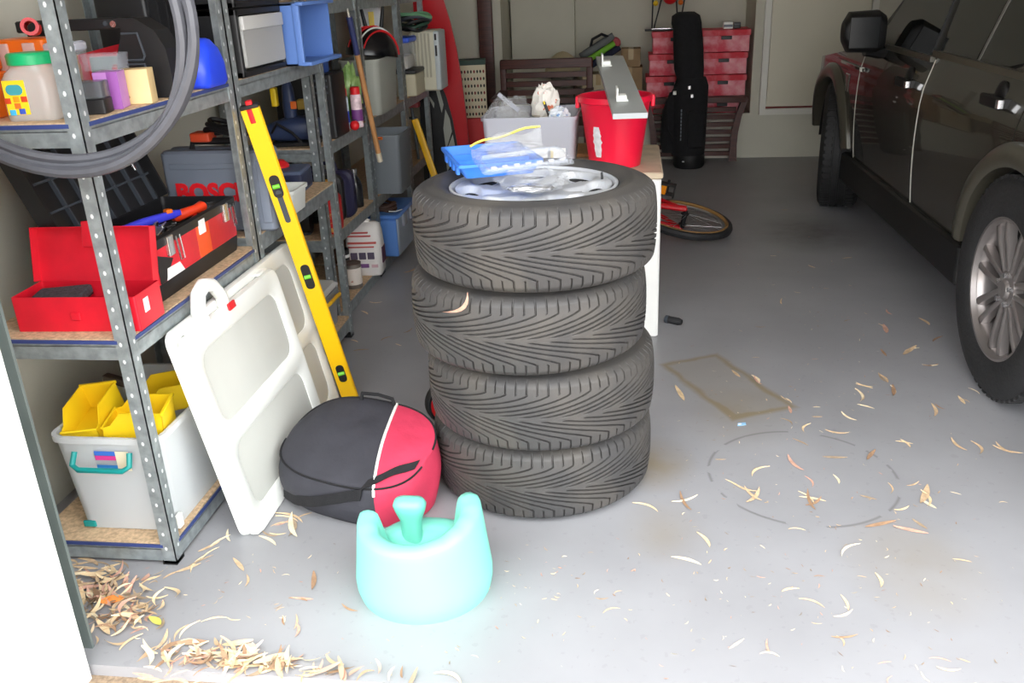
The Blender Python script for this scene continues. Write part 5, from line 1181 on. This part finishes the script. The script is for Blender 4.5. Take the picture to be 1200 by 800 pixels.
def blue_crate():
    t = thing('lidded_crate', 'clear crate with light blue lid and end on the bottom board', 'crate', (-1.325, 4.62, .0535))
    lb = mat('light blue plastic', (92, 140, 214), .4)
    MB().loft([(.24, .38, .02, 0), (.26, .40, .025, .20)], n=4).build('body', mat('cloudy blue body', (190, 204, 222), .35, alpha=.8), t)
    MB().rbox(-.12, .12, -.206, -.192, .0, .20, .01).build('end_panel', lb, t); MB().rbox(-.14, .14, -.215, .215, .20, .222, .02).build('lid', lb, t)
    for y in (-.08, .08): MB().rbox(.128, .142, y-.035, y+.035, .14, .21, .006).build('clip', cloudy, t)
    s = thing('leather_straps', 'brown leather straps coiled on the light blue crate lid', 'straps', (-1.30, 4.52, .277))
    for k in range(3): MB().tube([(.07*math.cos(a), .055*math.sin(a), .010+.014*k+.006*math.sin(3*a+k)) for a in [2*PI*i/30 for i in range(30)]], .010, 6, closed=True, flat=.6).build('strap_loop', mat('brown leather', (70, 46, 36), .5), s)
    MB().tube([(.05, -.06, .01), (.09, -.07, .012), (.11, -.02, .01)], .003, 5).build('white_cord', whiteplas, s)
blue_crate()
t = basis_obj('yellow_pole', 'yellow pole leaning against the end of the shelving', 'pole', (-1.02, 5.02, .003), (-.20, .10, .62), (1, 0, 0)); MB().rbox(-.02, .02, -.010, .010, 0, .70, .006).build('blade', mat('chrome yellow', (240, 186, 26), .4), t); MB().rbox(-.021, .021, -.011, .011, 0, .02, .006).build('tip', black, t)
def heater():
    cm = mat('cream enamel', (206, 202, 180), .45, var=.03)
    t = thing('heater', 'cream ribbed electric heater at the end of the shelving', 'heater', (-1.215, 5.53, ZB), deg(0, 0, 0))
    MB().rbox(-.09, .085, -.10, .10, 0, .345, .02).build('case', cm, t)
    for k in range(6): MB().rbox(-.085+.022*k, -.072+.022*k, -.1035, -.098, .08, .33, .002).build('grille_rib', mat('shadowed cream', (176, 172, 152), .5), t)  # grille shade painted as a darker cream on the ribs
    MB().rbox(.055, .092, -.102, .102, .004, .341, .012).build('front_panel', mat('cool white panel', (196, 204, 206), .4), t)
    MB().rbox(.066, .078, -.1045, -.100, .29, .325, .002).rbox(.066, .078, -.1045, -.100, .20, .26, .002).build('dark_window', black, t)
heater()
t = thing('cream_box', 'cream container with a black lid below the blue lidded box', 'container', (-1.33, 5.30, ZB)); MB().rbox(-.10, .11, -.12, .11, 0, .125, .012).build('body', mat('cream plastic', (196, 188, 160), .5), t); MB().rbox(-.105, .115, -.125, .115, .125, .148, .012).build('lid', black, t); MB().rbox(-.11, -.01, -.124, -.118, .01, .11, .006).build('dark_front', dgrey, t)
t = thing('lidded_box', 'clear box with a blue lid stacked on the black lidded container', 'container', (-1.34, 5.28, ZB+.149)); MB().loft([(.17, .19, .015, 0), (.18, .20, .02, .145)], n=4).build('body', clear, t); MB().rbox(-.075, .075, -.085, .085, .004, .075, .01).build('contents', mat('white powder', (206, 200, 188), .9), t); MB().rbox(-.095, .095, -.105, .105, .145, .175, .012).build('lid', blueplas, t)
t = thing('cable_bag', 'tangle of black and green cables on top of the heater', 'cables', (-1.27, 5.42, ZB+.347))
for k in range(5): MB().tube([((.07+.012*k)*math.cos(a)+.01*math.sin(3*a+k), (.085-.006*k)*math.sin(a), .014+.017*k+.012*math.sin(2*a+k*1.3)) for a in [2*PI*i/40 for i in range(40)]], .010, 6, closed=True).build('cable_loop', (black, mat('dark green cable', (40, 74, 58), .5), black, dgrey, mat('mint cable', (110, 160, 120), .5))[k], t)
t = thing('bright_patch_box', 'tall white and yellow box standing in for a bright patch behind the helmet', 'packet', (-1.44, 5.12, ZB), deg(0, 0, 20)); MB().rbox(-.06, .06, -.03, .03, 0, .49, .004).build('box_body', paper, t); MB().rbox(-.01, .02, -.0315, -.029, .3, .47, .002).build('yellow_band', yellow, t)  # box added to stand in for an unidentified bright patch
t = thing('walkie_talkie', 'pair of black aerials standing behind the helmet', 'radio', (-1.36, 4.89, ZB)); MB().rbox(-.04, .04, -.03, .03, 0, .30, .01).build('body', black, t)
for x in (-.025, .025): MB().cyl((x, 0, .3), (x*2.4, 0, .50), .014, .008).build('aerial', black, t)
t = thing('trestle', 'grey folding trestle legs on the lower board of the last unit', 'trestle', (-1.33, 5.40, .389))
for s in (-1, 1): MB().cyl((s*.06, -.10, .010), (s*.02-.01, .03, .315), .009, n=8).build('leg', mat('grey tube steel', (96, 102, 108), .4, .5), t)
MB().cyl((-.05, .0, .24), (.05, .0, .24), .008).build('cross_bar', MATS['grey tube steel'], t); MB().rbox(-.06, .06, .0, .06, .300, .33, .006).build('red_clamp', mat('dull red clamp', (120, 30, 34), .5), t)
# ---------------------------------------------------------------- dry gum leaves blown in over the floor
LEAVES = [(0.057,2.175,0.082,-31),
(0.166,2.216,0.085,28),
(0.164,2.205,0.103,-75),
(0.207,2.023,0.074,-67),
(0.155,1.93,0.079,-21),
(0.577,2.672,0.074,66),
(0.504,2.438,0.098,-71),
(0.546,2.574,0.062,-48),
(0.67,2.646,0.073,-14),
(0.631,2.482,0.073,0),
(0.729,2.758,0.073,-60),
(0.862,2.59,0.051,-19),
(0.866,2.582,0.057,-73),
(0.837,3.008,0.062,-35),
(0.921,3.069,0.083,-80),
(0.925,2.964,0.092,-100),
(0.808,2.926,0.093,-89),
(0.805,2.838,0.058,-34),
(1.081,3.331,0.098,43),
(1.119,3.195,0.061,13),
(1.018,2.814,0.101,-102),
(1.143,2.901,0.038,-48),
(1.018,2.581,0.084,-76),
(1.072,2.564,0.086,-93),
(1.152,2.553,0.084,-33),
(1.145,2.567,0.074,-72),
(0.835,2.262,0.088,-95),
(0.834,2.281,0.113,-115),
(0.832,2.234,0.052,-57),
(0.82,2.339,0.05,33),
(0.923,2.297,0.029,-29),
(0.751,2.311,0.061,-99),
(0.677,2.259,0.047,-27),
(0.522,2.243,0.072,-16),
(0.514,2.233,0.109,-89),
(0.51,2.249,0.073,-64),
(0.524,2.226,0.071,43),
(0.357,2.256,0.085,-62),
(0.362,2.248,0.097,61),
(0.341,2.287,0.073,-34),
(0.392,2.391,0.086,46),
(0.306,2.317,0.047,-50),
(0.677,2.126,0.095,22),
(0.748,2.103,0.086,-20),
(0.569,2.007,0.083,45),
(0.837,1.978,0.044,-14),
(0.516,1.789,0.059,-85),
(0.503,1.748,0.056,30),
(0.44,1.787,0.061,-29),
(0.436,1.712,0.024,-4),
(0.489,1.671,0.061,11),
(0.479,1.656,0.038,-81),
(0.315,1.628,0.043,-90),
(0.316,1.603,0.042,-8),
(0.555,1.595,0.031,16),
(0.675,1.615,0.043,-10),
(0.684,1.585,0.048,-3),
(0.726,1.615,0.017,-28),
(0.627,1.558,0.03,-72),
(0.247,1.628,0.051,44),
(0.395,1.831,0.046,18),
(0.615,1.881,0.058,-91),
(0.474,1.889,0.028,2),
(0.577,1.895,0.022,-13),
(0.548,2.8,0.057,-90),
(0.528,2.716,0.056,-57),
(0.532,2.335,0.064,-82),
(0.611,2.352,0.054,-84),
(0.742,2.504,0.078,58),
(0.754,2.207,0.051,26),
(1.044,3.567,0.096,-87),
(0.286,2.452,0.034,3),
(0.333,1.875,0.021,-10),
(0.454,2.09,0.045,-5),
(-0.034,1.724,0.045,26),
(-0.019,1.792,0.024,33),
(-0.056,1.764,0.032,5),
(0.186,2.909,0.128,-78),
(0.4,3.089,0.068,-69),
(0.468,3.044,0.076,-77),
(0.546,2.886,0.051,-57),
(1.259,2.987,0.057,35),
(1.034,2.258,0.023,2),
(0.552,1.545,0.028,57),
(0.78,2.133,0.053,-61),
(0.628,2.754,0.036,3),
(1.106,4.547,0.052,15),
(0.681,3.881,0.086,-98),
(0.55,3.572,0.04,1),
(0.915,3.654,0.035,34),
(1.046,3.554,0.102,-96),
(1.109,3.753,0.064,-81),
(1.227,3.642,0.086,-78),
(1.216,3.454,0.082,47),
(1.079,3.33,0.119,51),
(1.115,3.194,0.058,0),
(0.914,3.072,0.085,-84),
(0.803,2.922,0.108,-94),
(0.837,3.001,0.062,-35),
(0.926,2.966,0.094,-102),
(0.469,3.034,0.076,-77),
(0.557,2.873,0.042,-70),
(0.64,2.827,0.026,2),
(0.978,3.305,0.072,-86),
(0.71,3.24,0.024,2),
(0.49,3.248,0.031,1),
(0.906,4.402,0.053,-58),
(0.911,4.068,0.029,0),
(0.95,5.553,0.042,-2),
(1.2,2.976,0.055,-68),
(1.253,2.979,0.047,44),
(1.304,2.96,0.049,-10),
(1.132,2.898,0.066,-88),
(1.044,2.845,0.046,-66),
(0.746,4.588,0.032,-1),
(0.772,4.012,0.033,-31),
(-1.006,1.83,0.074,-45),
(-0.958,1.767,0.053,-73),
(-0.799,1.707,0.053,-9),
(-0.833,1.668,0.025,46),
(-0.809,1.631,0.032,-64),
(-0.764,1.597,0.053,-73),
(-0.976,1.62,0.065,16),
(-0.93,1.621,0.033,-3),
(-1.027,1.58,0.068,71),
(-1.042,1.567,0.057,83),
(-1.09,1.955,0.066,-61),
(-1.105,1.933,0.066,59),
(-1.122,1.902,0.063,51),
(-0.954,2.052,0.08,-18),
(-0.925,2.007,0.094,-75),
(-0.962,2.025,0.042,42),
(-0.968,1.942,0.076,-32),
(-0.955,1.974,0.048,3),
(-1.226,1.655,0.081,-42),
(-1.181,1.646,0.038,38),
(-1.252,1.652,0.029,22),
(-1.245,1.669,0.047,-26),
(-1.069,1.537,0.075,94),
(-1.042,1.524,0.048,-56),
(-1.08,1.506,0.045,54),
(-1.081,1.479,0.039,37),
(-0.985,1.494,0.06,82),
(-1.003,1.478,0.045,53),
(-1.034,1.47,0.048,69),
(-1.044,1.448,0.051,-13),
(-1.058,1.427,0.053,-7),
(-1.006,1.445,0.045,93),
(-0.98,1.44,0.038,35),
(-0.934,1.45,0.04,53),
(-0.893,1.47,0.032,79),
(-1.037,1.416,0.056,-2),
(-1.005,1.412,0.044,18),
(-0.963,1.415,0.058,-17),
(-0.919,1.418,0.039,19),
(-0.899,1.44,0.041,-8),
(-0.851,1.431,0.042,64),
(-0.831,1.458,0.032,106),
(-0.779,1.433,0.038,4),
(-0.698,1.45,0.036,94),
(-1.471,1.812,0.066,-14),
(-1.442,1.804,0.052,22),
(-1.418,1.816,0.079,-20),
(-1.383,1.808,0.074,-9),
(-1.349,1.801,0.05,32),
(-1.325,1.812,0.074,-24),
(-1.413,1.788,0.075,-3),
(-1.362,1.782,0.054,42),
(-1.323,1.776,0.071,-15),
(-1.426,1.768,0.048,80),
(-1.375,1.763,0.081,-23),
(-1.433,1.75,0.061,-27),
(-1.406,1.717,0.061,-43),
(-1.333,1.655,0.056,91),
(-1.321,1.672,0.064,-26),
(-1.313,1.641,0.076,-48),
(-1.292,1.641,0.033,40),
(-1.331,1.631,0.051,-32),
(-1.228,1.599,0.044,-14),
(-1.212,1.592,0.028,57),
(-1.144,1.567,0.041,39),
(-1.137,1.575,0.039,-17),
(-1.242,1.494,0.038,88),
(-1.248,1.737,0.045,99),
(-1.219,1.748,0.053,59),
(-1.208,1.761,0.04,41),
(-1.136,1.807,0.067,40),
(-1.117,1.841,0.07,50),
(-1.169,1.778,0.046,51),
(-1.123,1.827,0.078,86),
(-1.109,1.875,0.062,67),
(-1.236,1.837,0.04,-11),
(-0.866,1.799,0.022,5),
(-0.902,1.81,0.023,-52),
(-0.947,2.058,0.106,-24),
(-0.925,2.013,0.133,-64),
(-0.962,2.024,0.061,22),
(-0.912,2.069,0.046,42),
(-0.891,2.12,0.073,-12),
(-0.794,2.085,0.085,-44),
(-0.798,2.067,0.06,-12),
(-0.785,2.085,0.085,-67),
(-0.978,1.97,0.058,-23),
(-0.786,1.779,0.079,-74),
(-0.79,1.709,0.058,-3),
(-0.663,1.682,0.053,-27),
(-0.839,1.675,0.024,53),
(-0.808,1.625,0.036,-63),
(-0.776,1.623,0.057,-76),
(-0.336,1.773,0.029,77),
(-0.917,2.109,0.06,-24),
(-1.125,4.34,0.12,65),
(-1.179,4.664,0.029,0),
(-1.202,3.487,0.116,-62),
(-1.09,3.275,0.063,14),
(-1.185,3.848,0.062,0),
(-1.019,3.403,0.063,52),
(-0.947,3.335,0.039,-35),
(-0.941,3.493,0.065,67),
(-1.145,3.371,0.049,-34),
(-1.196,3.71,0.067,-46)]
LC = [('tan', (200, 172, 138)), ('pale straw', (222, 196, 156)), ('brown', (158, 126, 98)), ('reddish', (200, 156, 136)), ('grey brown', (160, 140, 116)), ('cream', (232, 214, 180))]
def leaf_q(shape, q=None, M=None, s=1.0):
    q = q or MB(); n = 7; bend, wd, curl = ((.16, .085, .05), (-.10, .07, .08), (.04, .10, .06), (.26, .06, .03))[shape]
    L, R_ = [], []
    for i in range(n+1):
        t = i/n; x = t-.5; y = bend*(4*t*(1-t))-bend*.5; w = wd*math.sin(PI*min(1, t*.96+.03))**.8; z = .02+curl*(2*t-1)**2
        L.append((x, y+w, z+.03)); R_.append((x, y-w, z))
    vs = [Vector(p)*s for p in L+R_]
    if M: vs = [M @ p for p in vs]
    return q.add(vs, [(i, i+1, n+1+i+1, n+1+i) for i in range(n)])
leafm = [mat('dry leaf '+n_, c, .75, var=.15, vscale=9) for n_, c in LC]
LM = [[leaf_q(s_).mesh('dry_leaf', m, 60) for m in leafm] for s_ in range(4)]
def where(x, y):
    if y < 1.62: return 'along the threshold of the garage', 'leaves along the threshold'
    if x < -1.0 and y < 2.0: return 'by the foot of the steel shelving', 'leaves by the shelving foot'
    if x < -.62 and y > 2.4: return 'between the shelving and the wheel stack', 'leaves between shelving and wheels'
    if x < -.62: return 'near the folded white table and the dark bag', 'leaves near the folded table'
    if x < -.05: return 'near the mint baby seat and the wheel stack', 'leaves near the baby seat'
    if y > 3.9: return 'on the far floor towards the golf bag', 'leaves on the far floor'
    if x > .9 and y > 2.3: return 'beside the rear wheel of the car', 'leaves beside the car'
    if math.hypot(x-.515, y-2.375) < .3: return 'inside the round ring mark on the floor', 'leaves inside the ring mark'
    if y > 2.6: return 'by the rusty rectangular stain on the floor', 'leaves by the rusty stain'
    return 'on the open grey floor right of the wheel stack'.replace('right of', 'beside'), 'leaves on the open floor'
rl = random.Random(11)
for i, (x, y, l, a) in enumerate(LEAVES):
    c = rl.choices(range(6), (5, 4, 2, 2, 2, 3))[0]; s_ = rl.randrange(4); l = max(.022, min(l, .15))
    o = link('dry_leaf', LM[s_][c], None, (x, y, .0005), (0, 0, math.radians(a))); o.scale = (l, l*rl.uniform(.55, .95), l*.55)
    w_, g_ = where(x, y); tag(o, 'narrow %s dry leaf %s' % (LC[c][0], w_), 'leaf', '%s, %s' % (g_, LC[c][0]))
def litter(name, label, spots, n, m, seed, smin=.03, smax=.08):
    r = random.Random(seed); q = MB()
    for k in range(n):
        cx, cy, rx, ry = spots[k % len(spots)]
        x, y = cx+r.gauss(0, rx), cy+r.gauss(0, ry); s_ = r.uniform(smin, smax)
        if any(abs(x-bx_) < hx and abs(y-by_) < hy for bx_, by_, hx, hy in ((-.255, 2.38, .36, .36), (-.765, 2.2, .3, .22), (-.497, 1.795, .19, .19), (-1.05, 2.4, .16, .5), (-.25, 3.75, .4, .33))) or x > 1.05 or y < 1.46 or x < -1.6: continue
        q.use(r.randrange(len(m)))
        leaf_q(r.randrange(4), q, Matrix.Translation((x, y, .001+r.random()*.012*(smax > .03))) @ Euler((r.uniform(-.35, .35), r.uniform(-.3, .3), r.uniform(0, 6.3))).to_matrix().to_4x4(), s_)
    o = q.build(name, m, smooth=60); tag(o, label, 'litter'); o['kind'] = 'stuff'; return o
litter('leaf_litter', 'drift of dry leaves against the shelving foot and door jamb', [(-1.38, 1.70, .06, .04), (-1.28, 1.68, .08, .035), (-1.22, 1.60, .05, .04)], 190, leafm, 5)
litter('leaf_litter', 'drift of dry leaves along the slab edge at the threshold', [(-.92, 1.49, .08, .025), (-.84, 1.47, .09, .02), (-.70, 1.46, .12, .015)], 170, leafm, 6)
litter('leaf_specks', 'fine crumbs of leaf scattered over the grey floor', [(.3, 2.3, .5, .45), (.6, 2.8, .45, .5), (-.5, 1.75, .4, .15), (.9, 3.6, .3, .6), (.5, 1.8, .5, .15)], 800, leafm, 8, .004, .017)
o = link('dry_leaf', LM[3][3], None, (-.415, 2.022, .657), deg(-62, -38, -20)); o.scale = (.10, .10, .05); tag(o, 'curled reddish dry leaf caught on the tread of a stacked tyre', 'leaf')
o = link('orange_leaf', leaf_q(2).mesh('orange_leaf', mat('orange leaf', (230, 138, 62), .7), 60), None, (-1.26, 1.655, .012), deg(10, 0, 20)); o.scale = (.06, .13, .04); tag(o, 'broad orange leaf on the drift by the door jamb', 'leaf')
o = link('green_leaf', leaf_q(2).mesh('green_leaf', mat('yellow green leaf', (206, 204, 92), .7), 60), None, (-1.115, 1.595, .006), deg(0, 0, -30)); o.scale = (.05, .09, .04); tag(o, 'yellow green leaf on the floor near the door jamb', 'leaf')
o = MB().prism([(-.018, -.008), (.012, -.010), (.018, .006), (-.008, .010)], .0006, .002).build('wrapper_scrap', mat('pale blue wrapper', (150, 200, 236), .4), loc=(.375, 2.69, 0), rot=deg(0, 0, 20), smooth=0); tag(o, 'scrap of pale blue wrapper near the rusty rectangular stain', 'wrapper')
MB().box(-.012, .0, -.004, .004, .002, .0025).build('print', paper, o, smooth=0)
t = thing('hose_nozzle', 'short black nozzle on the floor beside the white chest', 'nozzle', (.16, 3.62, .016), deg(90, 0, 60)); MB().lathe([(.015, 0), (.016, .06), (.011, .075), (.011, .0)], 16).build('barrel', rubber, t); MB().lathe([(.017, .0), (.017, .014), (.012, .014), (.012, 0), (.017, 0)], 16).build('collar', dgrey, t)
t = thing('cable_reel', 'small red reel with black rim behind the stacked wheels', 'reel', (-.60, 2.655, .0), deg(0, 0, 30))
MB().lathe([(.01, -.02), (.075, -.02), (.08, -.012), (.08, .012), (.075, .02), (.01, .02)], 32).xf(Matrix.Translation((0, 0, .082)) @ Matrix.Rotation(PI/2, 4, 'X')).build('rim', rubber, t)
MB().lathe([(.001, -.024), (.064, -.025), (.068, -.022), (.068, .022), (.064, .025), (.001, .024)], 28).xf(Matrix.Translation((0, 0, .082)) @ Matrix.Rotation(PI/2, 4, 'X')).build('drum', redplas, t)
